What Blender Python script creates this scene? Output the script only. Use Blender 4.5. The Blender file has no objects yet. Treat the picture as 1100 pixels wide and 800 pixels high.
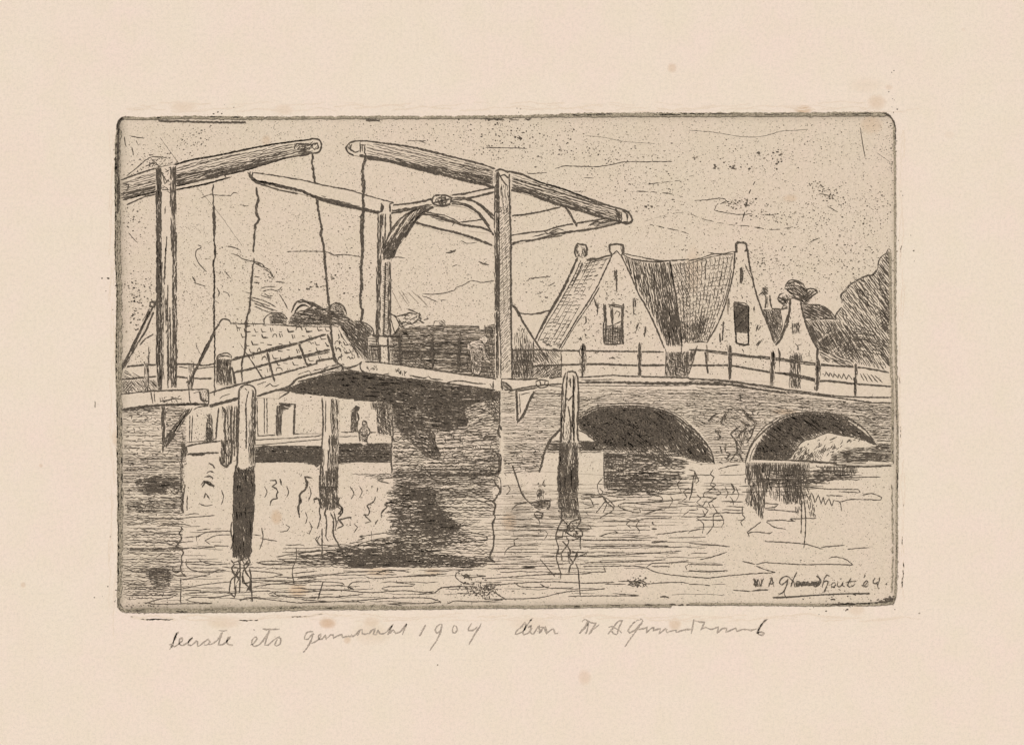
# A sheet of cream paper carrying a small etching of a canal with a drawbridge,
# mounted upright outdoors in daylight.  The photograph's subject IS this flat
# print, so every depicted thing is laid down as what it is there: a skin of
# wiped plate tone and real raised ink lines on the paper.
import bpy, math, random
from mathutils.geometry import tessellate_polygon
from mathutils import Vector, noise
R = random.Random(1904)
SC = bpy.context.scene
COL = SC.collection
S = 0.01            # one pixel of the photograph = 1 cm
H = 6.0
def W(x, y): return ((x-550)*S, (400-y)*S+H)

# ---------------------------------------------------------------- coordinates
TILES = {'p': (0,0,1), 'e': (170,650,5), 'f': (370,650,5), 'g': (580,650,1100/260), 'h': (800,600,1100/170)}
for ci, (c, tx) in enumerate(zip('abcd', (120,320,520,740))):
    for r, ty in zip('1234', (110,250,370,510)):
        TILES[c+r] = (tx, ty, 1100/230 if (c=='d' and r in '34') else 5)
def pts(s):
    if not isinstance(s, str): return list(s)
    t = TILES['p']; out = []
    for k in s.split():
        if ',' in k:
            u, v = k.split(','); out.append((t[0]+float(u)/t[2], t[1]+float(v)/t[2]))
        else: t = TILES[k]
    return out
def unback(P):
    out = []
    for p in P:
        while len(out) >= 2 and math.dist(out[-1], p) < 34:
            a, b = out[-2], out[-1]; d = (b[0]-a[0])*(p[0]-b[0])+(b[1]-a[1])*(p[1]-b[1])
            if d < -.93*math.dist(a,b)*math.dist(b,p) and math.dist(b,p) > 8: out.pop()
            else: break
        out.append(p)
    return out
def smooth(P, step=1.6, closed=False):
    n = len(P)
    if n < 3 and not closed:
        out = []
        for i in range(n-1):
            a, b = P[i], P[i+1]; d = math.dist(a, b); m = max(1, int(d/step))
            out += [(a[0]+(b[0]-a[0])*k/m, a[1]+(b[1]-a[1])*k/m) for k in range(m)]
        return out+[P[-1]]
    out = []
    rng = range(n) if closed else range(n-1)
    for i in rng:
        if closed: p0, p1, p2, p3 = P[i-1], P[i], P[(i+1)%n], P[(i+2)%n]
        else: p0, p1, p2, p3 = P[max(i-1,0)], P[i], P[i+1], P[min(i+2,n-1)]
        d = math.dist(p1, p2); m = max(1, int(d/step))
        # soften overshoot on uneven spacing
        d0, d3 = math.dist(p0,p1) or 1, math.dist(p2,p3) or 1
        def cosd(a, b, c_):
            ux, uy, vx, vy = b[0]-a[0], b[1]-a[1], c_[0]-b[0], c_[1]-b[1]
            return (ux*vx+uy*vy)/((math.hypot(ux,uy)*math.hypot(vx,vy)) or 1)
        c1 = cosd(p0,p1,p2) if p0 != p1 else 1; c2 = cosd(p1,p2,p3) if p3 != p2 else 1
        k0, k3 = min(1, d/(d0+d)*2 if d0+d else 1), min(1, d/(d3+d)*2 if d3+d else 1)
        m1 = ((p2[0]-p0[0])*.5*k0, (p2[1]-p0[1])*.5*k0); m2 = ((p3[0]-p1[0])*.5*k3, (p3[1]-p1[1])*.5*k3)
        if c1 < .42: m1 = ((p2[0]-p1[0])*.9, (p2[1]-p1[1])*.9)
        if c2 < .42: m2 = ((p2[0]-p1[0])*.9, (p2[1]-p1[1])*.9)
        for q in range(m):
            t = q/m; t2, t3 = t*t, t*t*t
            h0, h1, h2, h3 = 2*t3-3*t2+1, t3-2*t2+t, -2*t3+3*t2, t3-t2
            out.append((h0*p1[0]+h1*m1[0]+h2*p2[0]+h3*m2[0], h0*p1[1]+h1*m1[1]+h2*p2[1]+h3*m2[1]))
    if not closed: out.append(P[-1])
    return out
def inside(P, x, y):
    c = False; j = len(P)-1
    for i in range(len(P)):
        if (P[i][1] > y) != (P[j][1] > y) and x < (P[j][0]-P[i][0])*(y-P[i][1])/(P[j][1]-P[i][1])+P[i][0]: c = not c
        j = i
    return c

# ---------------------------------------------------------------- materials
def newmat(name):
    m = bpy.data.materials.new(name); m.use_nodes = True
    nt = m.node_tree; b = nt.nodes['Principled BSDF']
    b.inputs['Roughness'].default_value = .95; b.inputs['Specular IOR Level'].default_value = .12
    return m, nt, b
def srgb(*c): return tuple(((v/255)/12.92 if v/255 <= .04045 else ((v/255+.055)/1.055)**2.4) for v in c)+(1,)
def math_(nt, op, a, b=None, c=None, clamp=False):
    n = nt.nodes.new('ShaderNodeMath'); n.operation = op; n.use_clamp = clamp
    for i, v in enumerate((a, b, c)):
        if v is None: continue
        if isinstance(v, (int, float)): n.inputs[i].default_value = v
        else: nt.links.new(v, n.inputs[i])
    return n.outputs[0]
def nz(nt, vec, scale, detail=3, rough=.55, dist=0):
    n = nt.nodes.new('ShaderNodeTexNoise'); n.inputs['Scale'].default_value = scale
    n.inputs['Detail'].default_value = detail; n.inputs['Roughness'].default_value = rough
    n.inputs['Distortion'].default_value = dist
    nt.links.new(vec, n.inputs['Vector']); return n.outputs['Fac']
def ramp(nt, f, lo, hi, a=0, b=1):
    n = nt.nodes.new('ShaderNodeMapRange'); n.inputs['From Min'].default_value = lo; n.inputs['From Max'].default_value = hi
    n.inputs['To Min'].default_value = a; n.inputs['To Max'].default_value = b
    nt.links.new(f, n.inputs['Value']); return n.outputs['Result']
def mix(nt, f, a, b, mode='MIX'):
    n = nt.nodes.new('ShaderNodeMix'); n.data_type = 'RGBA'; n.blend_type = mode
    if isinstance(f, (int, float)): n.inputs[0].default_value = f
    else: nt.links.new(f, n.inputs[0])
    for i, v in ((6, a), (7, b)):
        if isinstance(v, tuple): n.inputs[i].default_value = v
        else: nt.links.new(v, n.inputs[i])
    return n.outputs[2]
def geo(nt): return nt.nodes.new('ShaderNodeNewGeometry').outputs['Position']
# foxing: real rust-brown spots in the paper  (x, y, radius x, radius y, strength)
FOX = [(722,73,5,5,.45),(942,110,10,8,.4),(936,134,12,10,.35),(863,118,9,5,.75),(352,669,9,6,.75),(628,727,7,8,.35),
       (297,555,6,8,.55),(320,634,11,7,.6),(547,560,8,10,.5),(399,668,9,6,.35),(406,614,14,5,.45),(465,614,9,4,.4),(373,687,4,4,.5),
       (842,442,14,3,.5),(240,668,18,7,.3),(725,670,7,7,.5),(920,655,9,6,.3),(124,470,4,9,.4),(286,151,5,6,.35),(197,115,14,6,.28),
       (305,118,10,6,.28),(849,213,8,4,.35),(745,290,9,26,.25),(400,680,20,12,.2),(1035,32,2,2,.2),(25,628,3,3,.4),(1020,145,6,4,.12),(175,560,9,7,.12),
       (570,670,22,8,.18),(930,92,18,8,.12),(44,500,2,2,.4),(955,94,4,3,.3)]
def stains(nt, pos, col):
    sx = nt.nodes.new('ShaderNodeSeparateXYZ'); nt.links.new(pos, sx.inputs[0])
    wob = nz(nt, pos, 30, 4, .75); tot = None
    for x, y, rx, ry, k in FOX:
        wx, wz = W(x, y)
        dx = math_(nt, 'MULTIPLY', math_(nt, 'SUBTRACT', sx.outputs[0], wx), 1/(rx*S))
        dz = math_(nt, 'MULTIPLY', math_(nt, 'SUBTRACT', sx.outputs[2], wz), 1/(ry*S))
        d = math_(nt, 'ADD', math_(nt, 'MULTIPLY', dx, dx), math_(nt, 'MULTIPLY', dz, dz))
        d = math_(nt, 'ADD', d, math_(nt, 'MULTIPLY_ADD', wob, 2.4, -1.2))
        v = math_(nt, 'MULTIPLY', math_(nt, 'MULTIPLY', math_(nt, 'SUBTRACT', 1.3, d, clamp=True), k*1.35), wob, clamp=True)
        tot = v if tot is None else math_(nt, 'MAXIMUM', tot, v)
    return mix(nt, tot, col, srgb(196,152,104))

def paper_mat(name, base_a, base_b, base_c, plate):
    m, nt, b = newmat(name); pos = geo(nt)
    f1 = ramp(nt, nz(nt, pos, .9, 4, .6), .35, .65)
    f2 = ramp(nt, nz(nt, pos, 2.6, 4, .65), .4, .68)
    c = mix(nt, f1, base_a, base_b); c = mix(nt, math_(nt, 'MULTIPLY', f2, .6), c, base_c)
    # fibres and pulp mottling
    f3 = nz(nt, pos, 28, 5, .75); f4 = nz(nt, pos, 75, 2, .7)
    amt = .19 if not plate else .28
    c = mix(nt, math_(nt, 'MULTIPLY', ramp(nt, f3, .45, .72), amt*1.6, clamp=True), c, tuple(v*.62 for v in base_c[:3])+(1,))
    c = mix(nt, math_(nt, 'MULTIPLY', ramp(nt, f4, .5, .75), amt*1.7, clamp=True), c, tuple(v*.58 for v in base_c[:3])+(1,))
    if plate:   # ink left by the printer's wiping, heavier towards the plate's bevelled edge
        sx = nt.nodes.new('ShaderNodeSeparateXYZ'); nt.links.new(pos, sx.inputs[0])
        x0, z1 = W(126,123); x1, z0 = W(963,653)
        dl = math_(nt, 'SUBTRACT', sx.outputs[0], x0); dr = math_(nt, 'SUBTRACT', x1, sx.outputs[0])
        db = math_(nt, 'SUBTRACT', sx.outputs[2], z0); dt = math_(nt, 'SUBTRACT', z1, sx.outputs[2])
        n = nz(nt, pos, 4, 4, .7)
        tot = None
        for d, wdt, k in ((dl,.16,.85),(dr,.10,.35),(db,.12,.65),(dt,.12,.5)):
            w_ = math_(nt, 'SUBTRACT', 1, math_(nt, 'DIVIDE', d, wdt), clamp=True)
            w_ = math_(nt, 'MULTIPLY', math_(nt, 'MULTIPLY', w_, w_), math_(nt, 'MULTIPLY', n, k*1.9))
            tot = w_ if tot is None else math_(nt, 'MAXIMUM', tot, w_)
        grain = nz(nt, pos, 50, 2, .8)
        tot = math_(nt, 'MULTIPLY', tot, ramp(nt, grain, .3, .7, .5, 1.3), clamp=True)
        c = mix(nt, tot, c, srgb(116,105,86))
        # faint specks of plate tone everywhere
        sp = ramp(nt, nz(nt, pos, 95, 1, .5), .67, .74)
        c = mix(nt, math_(nt, 'MULTIPLY', sp, .45), c, srgb(120,104,88))
    c = stains(nt, pos, c)
    nt.links.new(c, b.inputs['Base Color'])
    bp = nt.nodes.new('ShaderNodeBump'); bp.inputs['Strength'].default_value = .12; bp.inputs['Distance'].default_value = .004
    nt.links.new(nz(nt, pos, 40, 5, .7), bp.inputs['Height']); nt.links.new(bp.outputs[0], b.inputs['Normal'])
    return m
def ink_mat(name, dark, light, cover):
    m, nt, b = newmat(name); pos = geo(nt)
    f = nz(nt, pos, 85, 2, .7); g = nz(nt, pos, 14, 3, .6)
    k = math_(nt, 'ADD', f, math_(nt, 'MULTIPLY', g, .45))
    k = ramp(nt, k, cover, cover+.22)
    h = ramp(nt, nz(nt, pos, 120, 2, .8), .42, .66)
    mid = tuple(a*.72+b_*.28 for a, b_ in zip(dark, light))
    nt.links.new(mix(nt, k, mix(nt, h, dark, mid), light), b.inputs['Base Color']); return m
M_PAPER = paper_mat('cream_paper', srgb(241,225,206), srgb(243,222,207), srgb(237,222,199), False)
M_TONE = paper_mat('plate_toned_paper', srgb(227,210,188), srgb(230,209,189), srgb(223,206,181), True)
M_INK = ink_mat('etching_ink', srgb(74,66,58), srgb(146,131,113), .76)
M_GREY = ink_mat('thin_etching_ink', srgb(130,117,102), srgb(190,172,150), .72)
M_PENCIL = ink_mat('pencil', srgb(150,137,125), srgb(214,195,175), .68)
M_CREASE = ink_mat('paper_crease', srgb(224,204,182), srgb(238,219,199), .62)
M_EDGE = ink_mat('plate_edge_ink', srgb(120,110,93), srgb(186,171,148), .62)
INK, GREY, TONE, PENCIL, CREASE, EDGE = 1, 2, 0, 3, 4, 5
MATS = [M_TONE, M_INK, M_GREY, M_PENCIL, M_CREASE, M_EDGE]

# ---------------------------------------------------------------- drawing kit
LAYER = [0]
PARTS = []
class Part:
    """One mesh: a skin of toned paper plus raised ink lines."""
    def __init__(s, name, parent=None, label=None, cat=None, kind=None, group=None, fill=None, outline=0, sm=False, w=1.1):
        LAYER[0] += 1
        s.y = 0; s.forced = None; s.v = []; s.f = []; s.mi = []; s.name = name; s.k = 0
        s.meta = (label, cat, kind, group); s.parent = parent; s.poly = None; s.obj = None
        s.me = bpy.data.meshes.new(name); s.obj = bpy.data.objects.new(name, s.me); COL.objects.link(s.obj)
        if parent: s.obj.parent = parent.obj if isinstance(parent, Part) else parent
        for key, val in zip(('label','category','kind','group'), s.meta):
            if val: s.obj[key] = val
        PARTS.append(s)
        if fill: s.fill(fill, sm)
        if outline: s.loop(fill, outline, sm)
    def fill(s, P, sm=False, mat=TONE, dy=0):
        P = pts(P)
        if sm: P = smooth(P, 3, True)
        s.poly = P; b = len(s.v)
        vs = []
        for x, y in P:
            X, Z = W(x, y); vs.append(Vector((X, Z, 0))); s.v.append((X, s.y-dy, Z))
        for t in tessellate_polygon([vs]):
            a, c, d = t
            n = (vs[c]-vs[a]).cross(vs[d]-vs[a]).z
            if abs(n) < 1e-9: continue
            s.f.append((b+a, b+c, b+d) if n > 0 else (b+a, b+d, b+c)); s.mi.append(mat)
    def rib(s, P, w=1.0, mat=INK, taper=.55, rag=.42, wob=.24):
        if len(P) < 2: return
        s.k = (s.k+3) % 10; y = s.y-.00003-s.k*.00002
        ph = R.random()*100; n = len(P); base = len(s.v)
        for i, (x, z) in enumerate(P):
            a, b = P[max(i-1,0)], P[min(i+1,n-1)]
            dx, dz = b[0]-a[0], b[1]-a[1]; L = math.hypot(dx, dz) or 1
            nx, nz_ = -dz/L, dx/L
            q = noise.noise(Vector((x*.35+ph, z*.35, ph)))*wob*2.2
            ww = w*.5*(1+rag*1.8*noise.noise(Vector((x*.7, z*.7, ph+9))))
            e = min(i, n-1-i)
            if e == 0: ww *= taper
            elif e == 1: ww *= (1+taper)/2
            for sg in (1, -1):
                X, Z = W(x+nx*(q+sg*ww), z+nz_*(q+sg*ww)); s.v.append((X, y, Z))
        for i in range(n-1):
            k = base+2*i; s.f.append((k, k+2, k+3, k+1)); s.mi.append(mat)
    def ln(s, P, w=1.0, mat=INK, wob=.22, sm=True, dash=None, double=0):
        last = 'p'
        for q in (P.split('|') if isinstance(P, str) else [P]):
            if isinstance(q, str):
                q = last+' '+q; last = [k for k in q.split() if ',' not in k][-1]
            Q = unback(pts(q))
            Q = smooth(Q) if sm else smooth_lin(Q)
            if dash:
                i = 0
                while i < len(Q)-1:
                    m = R.randint(*dash); s.rib(Q[i:i+m], w*R.uniform(.7,1.2), mat, wob=wob); i += m+R.randint(1,2)
            else: s.rib(Q, w, mat, wob=wob)
            if w > .85:
                for x, y in Q:
                    if R.random() < .22: s.dot(x+R.gauss(0,.8), y+R.gauss(0,.8), R.uniform(.25,.55), GREY)
            for d in range(double):
                o = (R.uniform(-.9,.9), R.uniform(-.9,.9)); i0 = R.randint(0, max(0,len(Q)//3)); i1 = len(Q)-R.randint(0, max(0,len(Q)//3))
                s.rib([(x+o[0], y+o[1]) for x, y in Q[i0:i1]], w*.6, mat, wob=.5)
    def loop(s, P, w=1.1, sm=False, mat=INK):
        P = pts(P)
        if sm: s.rib(smooth(P, 1.6, True)+[P[0]], w, mat)
        else:
            for a, b in zip(P, P[1:]+P[:1]): s.rib(smooth([a, b]), w, mat, taper=.9)
    def hatch(s, P, ang, gap, w=.8, mat=INK, dash=None, skip=.0, wob=.4, jit=.25, end=1.0, bend=0, sm=False, lo=1.5):
        """parallel needle lines at ang degrees (0 = level, 90 = upright) inside P"""
        P = pts(P)
        if gap < 1.36: gap *= 1.12; w *= .9
        if sm: P = smooth(P, 3, True)
        a = math.radians(ang); ca, sa = math.cos(a), math.sin(a)
        Q = [(x*ca+y*sa, -x*sa+y*ca) for x, y in P]
        y0, y1 = min(q[1] for q in Q), max(q[1] for q in Q)
        y = y0+gap*R.random()
        while y < y1:
            yy = y+R.uniform(-jit, jit)*gap; xs = []
            for i in range(len(Q)):
                p, r = Q[i-1], Q[i]
                if (p[1] > yy) != (r[1] > yy): xs.append(p[0]+(yy-p[1])/(r[1]-p[1])*(r[0]-p[0]))
            xs.sort()
            for u, v in zip(xs[::2], xs[1::2]):
                u += R.uniform(-end*.5, end); v -= R.uniform(-end*.5, end)
                segs = []
                if dash:
                    t = u-R.uniform(0, dash[0])
                    while t < v:
                        L = R.uniform(*dash); a0, b0 = max(t, u), min(t+L, v)
                        if b0-a0 > lo and R.random() > skip: segs.append((a0, b0))
                        t += L+R.uniform(.3, 2.2)
                elif v-u > lo and R.random() >= skip: segs.append((u, v))
                for a0, b0 in segs:
                    m = max(2, int((b0-a0)/2.5)); tilt = R.uniform(-.012, .012)*(b0-a0)
                    if dash: tilt *= 3
                    pt = []
                    for k in range(m+1):
                        t = k/m; X = a0+(b0-a0)*t; Y = yy+tilt*(t-.5)+bend*math.sin(math.pi*t)
                        pt.append((X*ca-Y*sa, X*sa+Y*ca))
                    s.rib(pt, w*R.uniform(.75, 1.25), mat, wob=wob)
            y += gap*R.uniform(.8, 1.2)
    def ticks(s, P, n, L=(2,5), ang=(0,360), w=.9, mat=INK, sm=False):
        P = pts(P); x0, x1 = min(p[0] for p in P), max(p[0] for p in P); y0, y1 = min(p[1] for p in P), max(p[1] for p in P)
        c = 0; tr = 0
        while c < n and tr < n*30:
            tr += 1; x, y = R.uniform(x0, x1), R.uniform(y0, y1)
            if not inside(P, x, y): continue
            c += 1; a = math.radians(R.uniform(*ang)); l = R.uniform(*L); cu = R.uniform(-.6,.6)
            Q = [(x+l*t*math.cos(a+cu*t), y+l*t*math.sin(a+cu*t)) for t in (0,.33,.66,1)]
            s.rib(Q, w*R.uniform(.7,1.3), mat)
    def dot(s, x, y, r, mat=INK):
        n = 5 if r < .7 else 7; b = len(s.v); s.k = (s.k+3) % 10; yy = s.y-.00003-s.k*.00002; a0 = R.random()*6
        st = R.uniform(.6, 1.6)
        for i in range(n):
            a = a0-2*math.pi*i/n; q = r*R.uniform(.6, 1.3)
            X, Z = W(x+q*math.cos(a)*st, y+q*math.sin(a)); s.v.append((X, yy, Z))
        s.f.append(tuple(range(b+n-1, b-1, -1))); s.mi.append(mat)
    def specks(s, P, n, r=(.25,.7), mat=None):
        P = pts(P); x0, x1 = min(p[0] for p in P), max(p[0] for p in P); y0, y1 = min(p[1] for p in P), max(p[1] for p in P)
        for _ in range(int(n*1.2)):
            x, y = R.uniform(x0, x1), R.uniform(y0, y1)
            if inside(P, x, y): s.dot(x, y, R.uniform(*r)*R.uniform(.75,1.15), mat or (INK if R.random() < .5 else GREY))
    def cluster(s, x, y, rx, ry, n, r=(.4,1.1), ang=0):
        for _ in range(int(n*1.15)):
            a, b = R.gauss(0, rx*.62), R.gauss(0, ry*.5); c, d = math.cos(ang), math.sin(ang)
            s.dot(x+a*c-b*d, y+a*d+b*c, R.uniform(*r), INK if R.random() < .75 else GREY)
    def stack(s, before):
        xs = [v[0] for v in s.v]; zs = [v[2] for v in s.v]; s.bb = (min(xs), max(xs), min(zs), max(zs)) if xs else (0,0,0,0)
        L = 0
        for q in before:
            if q.bb[0] < s.bb[1] and q.bb[1] > s.bb[0] and q.bb[2] < s.bb[3] and q.bb[3] > s.bb[2]: L = max(L, q.lay+1)
        s.lay = L; s.y = -.00026*L; s.v = [(x, y+s.y, z) for x, y, z in s.v]
    def finish(s):
        s.me.from_pydata(s.v, [], s.f)
        used = sorted(set(s.mi)); remap = {m: i for i, m in enumerate(used)}
        for m in used: s.me.materials.append(MATS[m])
        s.me.polygons.foreach_set('material_index', [remap[m] for m in s.mi]); s.me.update()
def smooth_lin(P):
    out = []
    for a, b in zip(P, P[1:]): out += smooth([a, b])[:-1]
    return out+[P[-1]]
def thing(name, label, cat, x, y, group=None):
    o = bpy.data.objects.new(name, None); COL.objects.link(o); X, Z = W(x, y)
    o.location = (X, 0, Z); o.empty_display_size = .2
    o['label'] = label; o['category'] = cat
    if group: o['group'] = group
    return o
ROOTS = []
def root(name, label, cat, x, y, group=None):
    o = thing(name, label, cat, x, y, group); ROOTS.append(o); return o
# ================================================================ THE SHEET
sheet = Part('paper_sheet', label='cream sheet of aged paper with an etching printed in its middle', cat='paper sheet')
SHEET = [(-90,-70),(1190,-70),(1190,870),(-90,870)]
# ================================================================ SETTING: sky and water of the print
PLTOP = [(125.5,300),(125,160),(126,136),(129,129),(136,126),(200,126.3),(330,127),(430,126.5),(520,125),(640,123),(760,122.4),(900,122),(950,122),(957,124),(961,130),(962,142),(962.5,300)]
sky = Part('sky', kind='structure', fill=PLTOP+[(962.5,500),(126.5,500)])
water = Part('water', kind='structure', fill=[(126.5,500),(962.5,500),(962.8,560),(962,640),(960,646),(955,648.5),(860,649.5),(700,650.5),(560,651),(400,652),(300,654),(200,655.5),(140,656),(132,655),(128,651),(127,640)])
# ---- sky: needle lines of the clouds
for s, w in (('a1 480,515 530,495 575,500 640,500 655,485 680,490',.9),('a1 690,550 712,556 735,556',.9),('a1 90,700 110,725 140,755',.9),('a1 95,180 130,188 170,192',1.1),
  ('a1 68,185 72,215 78,240',1.1),('a1 130,205 145,232',1.2),('a1 108,240 112,262 118,285',1.2),('a1 260,190 340,300 400,380',.55),('a1 435,430 570,590 700,770',.4),
  ('a2 462,65 480,72 478,82 455,95 450,120 460,150 480,180 510,210',1.1),('a2 440,165 455,185',.8),('a2 615,72 650,78 690,92 690,106',1.1),('a2 640,112 670,120 700,138 740,150 770,156 810,170 820,185 850,205 865,240',1.2),
  ('a2 605,205 640,245',1.0),('a2 612,215 632,210',.9),('a2 433,235 445,255 450,275',1.6),('a2 440,268 475,280 505,288',1.0),('a2 565,295 578,325 570,345',1.1),('a2 556,362 574,378',1),('a2 598,318 625,325 632,347',1),
  ('a2 940,102 1040,100 1100,101 b2 90,100 150,103 180,112 192,122 250,118 335,130',1.0),('b2 170,112 200,122 250,116',.9),('b2 500,133 545,132 575,137',1),
  ('b2 1055,257 1020,262 990,268 935,258 890,280 850,295 842,308 780,325 720,330 670,330',1.0),('b2 670,342 700,350 750,372',1.0),('b2 765,362 798,362',.8),
  ('b2 795,108 820,106 850,92',1.6),('b2 815,98 845,104',1.4),('b2 970,155 1000,168 1028,172',1.5),('b2 1000,165 1012,155',1.2),('b2 828,182 858,172',1.3),('b2 875,42 910,58 960,52',.9),
  ('c1 15,243 100,245 230,248',.9),('c1 380,357 400,352 430,342 520,345 620,345 700,332 750,320 860,320 1010,318',1),('c1 232,383 280,382 337,377',.9),('c1 535,405 590,407',.8),
  ('c1 480,478 540,478',.7),('c1 545,180 640,188 760,212 920,222',.4),('b1 590,207 640,208 688,207',.9),('b1 655,205 685,222',1),('b1 1010,243 1100,247',.9),
  ('d1 0,150 120,160 250,180 330,187 400,182 500,155 570,152 640,145',.6),('d1 30,527 90,525 160,515 195,518 198,532 168,548',1.0),('d1 150,550 135,580 180,590 260,602 340,600',.95),
  ('d1 920,135 930,200 947,300',.9),('d1 1010,270 1078,320',.5),('d1 645,755 670,740 703,728',.9),('d1 745,560 770,572 800,590',.9),('d1 405,603 440,606 468,600',1.1),
  ('d1 0,398 30,392',.6),('c2 228,262 250,245 300,240 355,237',.95),('c2 240,245 270,248',1.2),('c2 300,262 322,268',1.4),('c2 345,288 380,268',1),('c2 285,330 315,318',1.1),('c2 325,345 345,352',1.5),
  ('b2 675,395 690,398',1)):
    sky.ln(s, w)
for s, w in (('d1 355,425 335,460 320,500 312,545 300,590 285,640',1.1),('d1 10,600 60,622 110,635 170,648 240,660 300,662 360,672 430,682 483,683 560,668',.9),
  ('c1 890,655 960,672 1050,690 1100,708',.9),('c1 820,478 880,480 990,490 1080,512',.8),('c1 860,640 1000,600 1100,590',.3),('d1 700,490 760,505 800,540 820,560',.7),('c1 880,440 960,430 1050,420',.6)):
    sky.ln(s, w+.15, dash=(4,9))
for q in ('b2 505,310 560,420','b2 540,312 590,385','b2 555,310 600,380','b2 590,320 650,380','b2 610,310 690,385','b2 480,330 500,360','b2 640,330 700,400'): sky.ln(q, .8, GREY)
# foliage scribble beside the far beam's chain
for s in ('a2 770,165 800,180 822,190','a2 760,160 800,172','a2 830,200 860,225 870,245','a2 815,195 850,215 860,238','a2 765,237 795,238','a2 762,268 795,268','a2 720,320 745,325','a2 800,300 830,290 880,292',
   'a2 810,315 850,305 890,310 915,290','a2 745,345 800,360 850,380 880,400','a2 750,362 800,378 850,395','a2 765,378 820,400 890,420','a2 790,375 830,400 870,418','a2 765,395 840,425 890,432 920,425','a2 800,335 830,345 860,352','a2 820,325 840,340 865,340','a2 840,235 868,250','a2 900,330 925,370 945,410','a2 730,350 760,360','a2 880,262 930,268'):
    sky.ln(s, 1.15)
# foul-biting specks
ALLSKY = [(128,130),(958,126),(958,300),(900,320),(128,400)]
sky.specks(ALLSKY, 12000, (.28,.6), GREY); sky.specks(ALLSKY, 2200, (.25,.6)); sky.specks([(190,260),(540,260),(540,385),(190,345)], 1500, (.28,.6), GREY)
for x, y, rx, ry, n, r, a in ((212,148,34,16,110,(.3,.85),-.75),(165,175,24,12,90,(.3,.9),0),(150,310,26,22,110,(.35,1),0),(146,335,10,22,40,(.5,1.1),.2),(545,146,26,22,80,(.35,1),0),(556,145,4,8,5,(.9,1.5),0),
  (527,165,16,12,30,(.3,.9),0),(600,160,60,14,70,(.35,.9),0),(660,165,40,26,110,(.3,.8),0),(590,145,40,10,25,(.4,1),0),(837,171,9,10,12,(.8,1.7),0),(788,180,14,4,10,(.5,1.6),0),(768,179,5,3,5,(.7,1.6),0),(745,170,3,4,5,(.6,1.4),0),(793,218,16,8,70,(.3,1.1),0),
  (828,230,30,14,90,(.3,.9),0),(887,207,24,13,110,(.3,.9),.3),(880,240,44,30,190,(.3,.8),0),(920,280,36,36,170,(.3,.85),0),(860,290,50,30,210,(.3,.8),0),(815,280,22,30,90,(.3,.85),0),(800,165,50,20,60,(.3,.8),0),(880,165,60,30,80,(.3,.75),0),
  (940,225,20,30,80,(.3,.8),0),(365,300,30,24,50,(.4,1.1),0),(338,308,6,4,8,(.7,1.6),0),(356,298,3,3,4,(.7,1.4),0),(380,240,40,60,90,(.3,.75),0),(240,290,36,30,60,(.3,.9),0),(300,300,26,26,60,(.3,.85),0),(480,310,46,40,100,(.3,.7),0),
  (470,215,50,40,60,(.3,.7),0),(700,200,50,30,110,(.3,.8),0),(700,225,60,30,100,(.3,.75),0),(697,221,3,3,3,(.9,1.4),0),(590,310,26,26,60,(.3,.8),0),(610,230,60,20,50,(.3,.7),0),(140,230,10,44,60,(.3,.9),0),(152,385,10,22,40,(.3,.9),0),(205,330,20,50,60,(.3,.7),0),(760,275,70,16,60,(.3,.8),0),(650,180,110,26,120,(.3,.75),0),
  (500,140,60,14,60,(.3,1),0),(420,150,60,16,40,(.3,.7),0),(958,160,5,60,70,(.3,.8),0)):
    sky.cluster(x, y, rx, ry, n, r, a)
for _ in range(420):   # short flicks of the needle in the bitten sky
    x, y = R.uniform(130,955), R.uniform(132,300); a = R.choice((.3,.8,2.3,-.5,1.6))+R.uniform(-.3,.3); l = R.uniform(1,3)
    sky.rib([(x,y),(x+l*math.cos(a),y+l*math.sin(a))], R.uniform(.4,.8), R.choice((INK,GREY)))
# ================================================================ FAR BANK
farhouse = root('house', 'low white house with mottled roof, behind the tipped-up bridge leaf', 'house', 265, 466)
w_ = Part('wall', farhouse, fill='a3 400,520 405,250 560,0 a2 600,455 640,485 720,640 810,780 a3 900,200 1100,180 b3 430,270 425,480 a3 1100,490')
w_.ln('a2 578,492 555,520 500,630 430,775 400,805', 2.0, double=1); w_.ln('a2 640,500 680,570 720,640 810,780', 1.6)
w_.ln('a3 780,490 900,485 1000,480 1100,480 b3 130,478', 1.2); w_.ln('a3 780,285 782,400 785,490|a3 820,275 820,480|a3 833,275 835,480|a3 435,380 428,520|a3 420,380 418,520', 1.1); w_.ln('a3 895,292 920,275 955,255', 1.5, double=1)
w_.ln('a3 405,525 500,517 560,505', 1.1)
w_.specks('a3 870,270 1100,280 b3 410,300 420,470 a3 1100,475 850,480', 330); w_.specks('a3 440,350 540,345 510,510 440,510', 80)
w_.ln('a2 450,590 465,630 480,655',.7); w_.cluster(252,352,14,20,30,(.3,.8))
w_.ln('b3 230,470 280,470|b3 380,472 420,470', 1.4)
rf = Part('roof', farhouse, fill='a2 600,455 640,485 820,490 b2 0,502 215,505 262,580 325,660 330,700 250,750 200,700 a3 900,180 830,150 a2 720,640', )
rf.ln('a2 640,485 700,489 820,490 b2 0,502 100,502 215,505', 1.3); rf.ln('b2 215,505 240,560 262,590 300,620 325,640 325,690 280,720 240,710', 1.1)
rf.ln('b2 180,505 190,600', .8)
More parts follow.
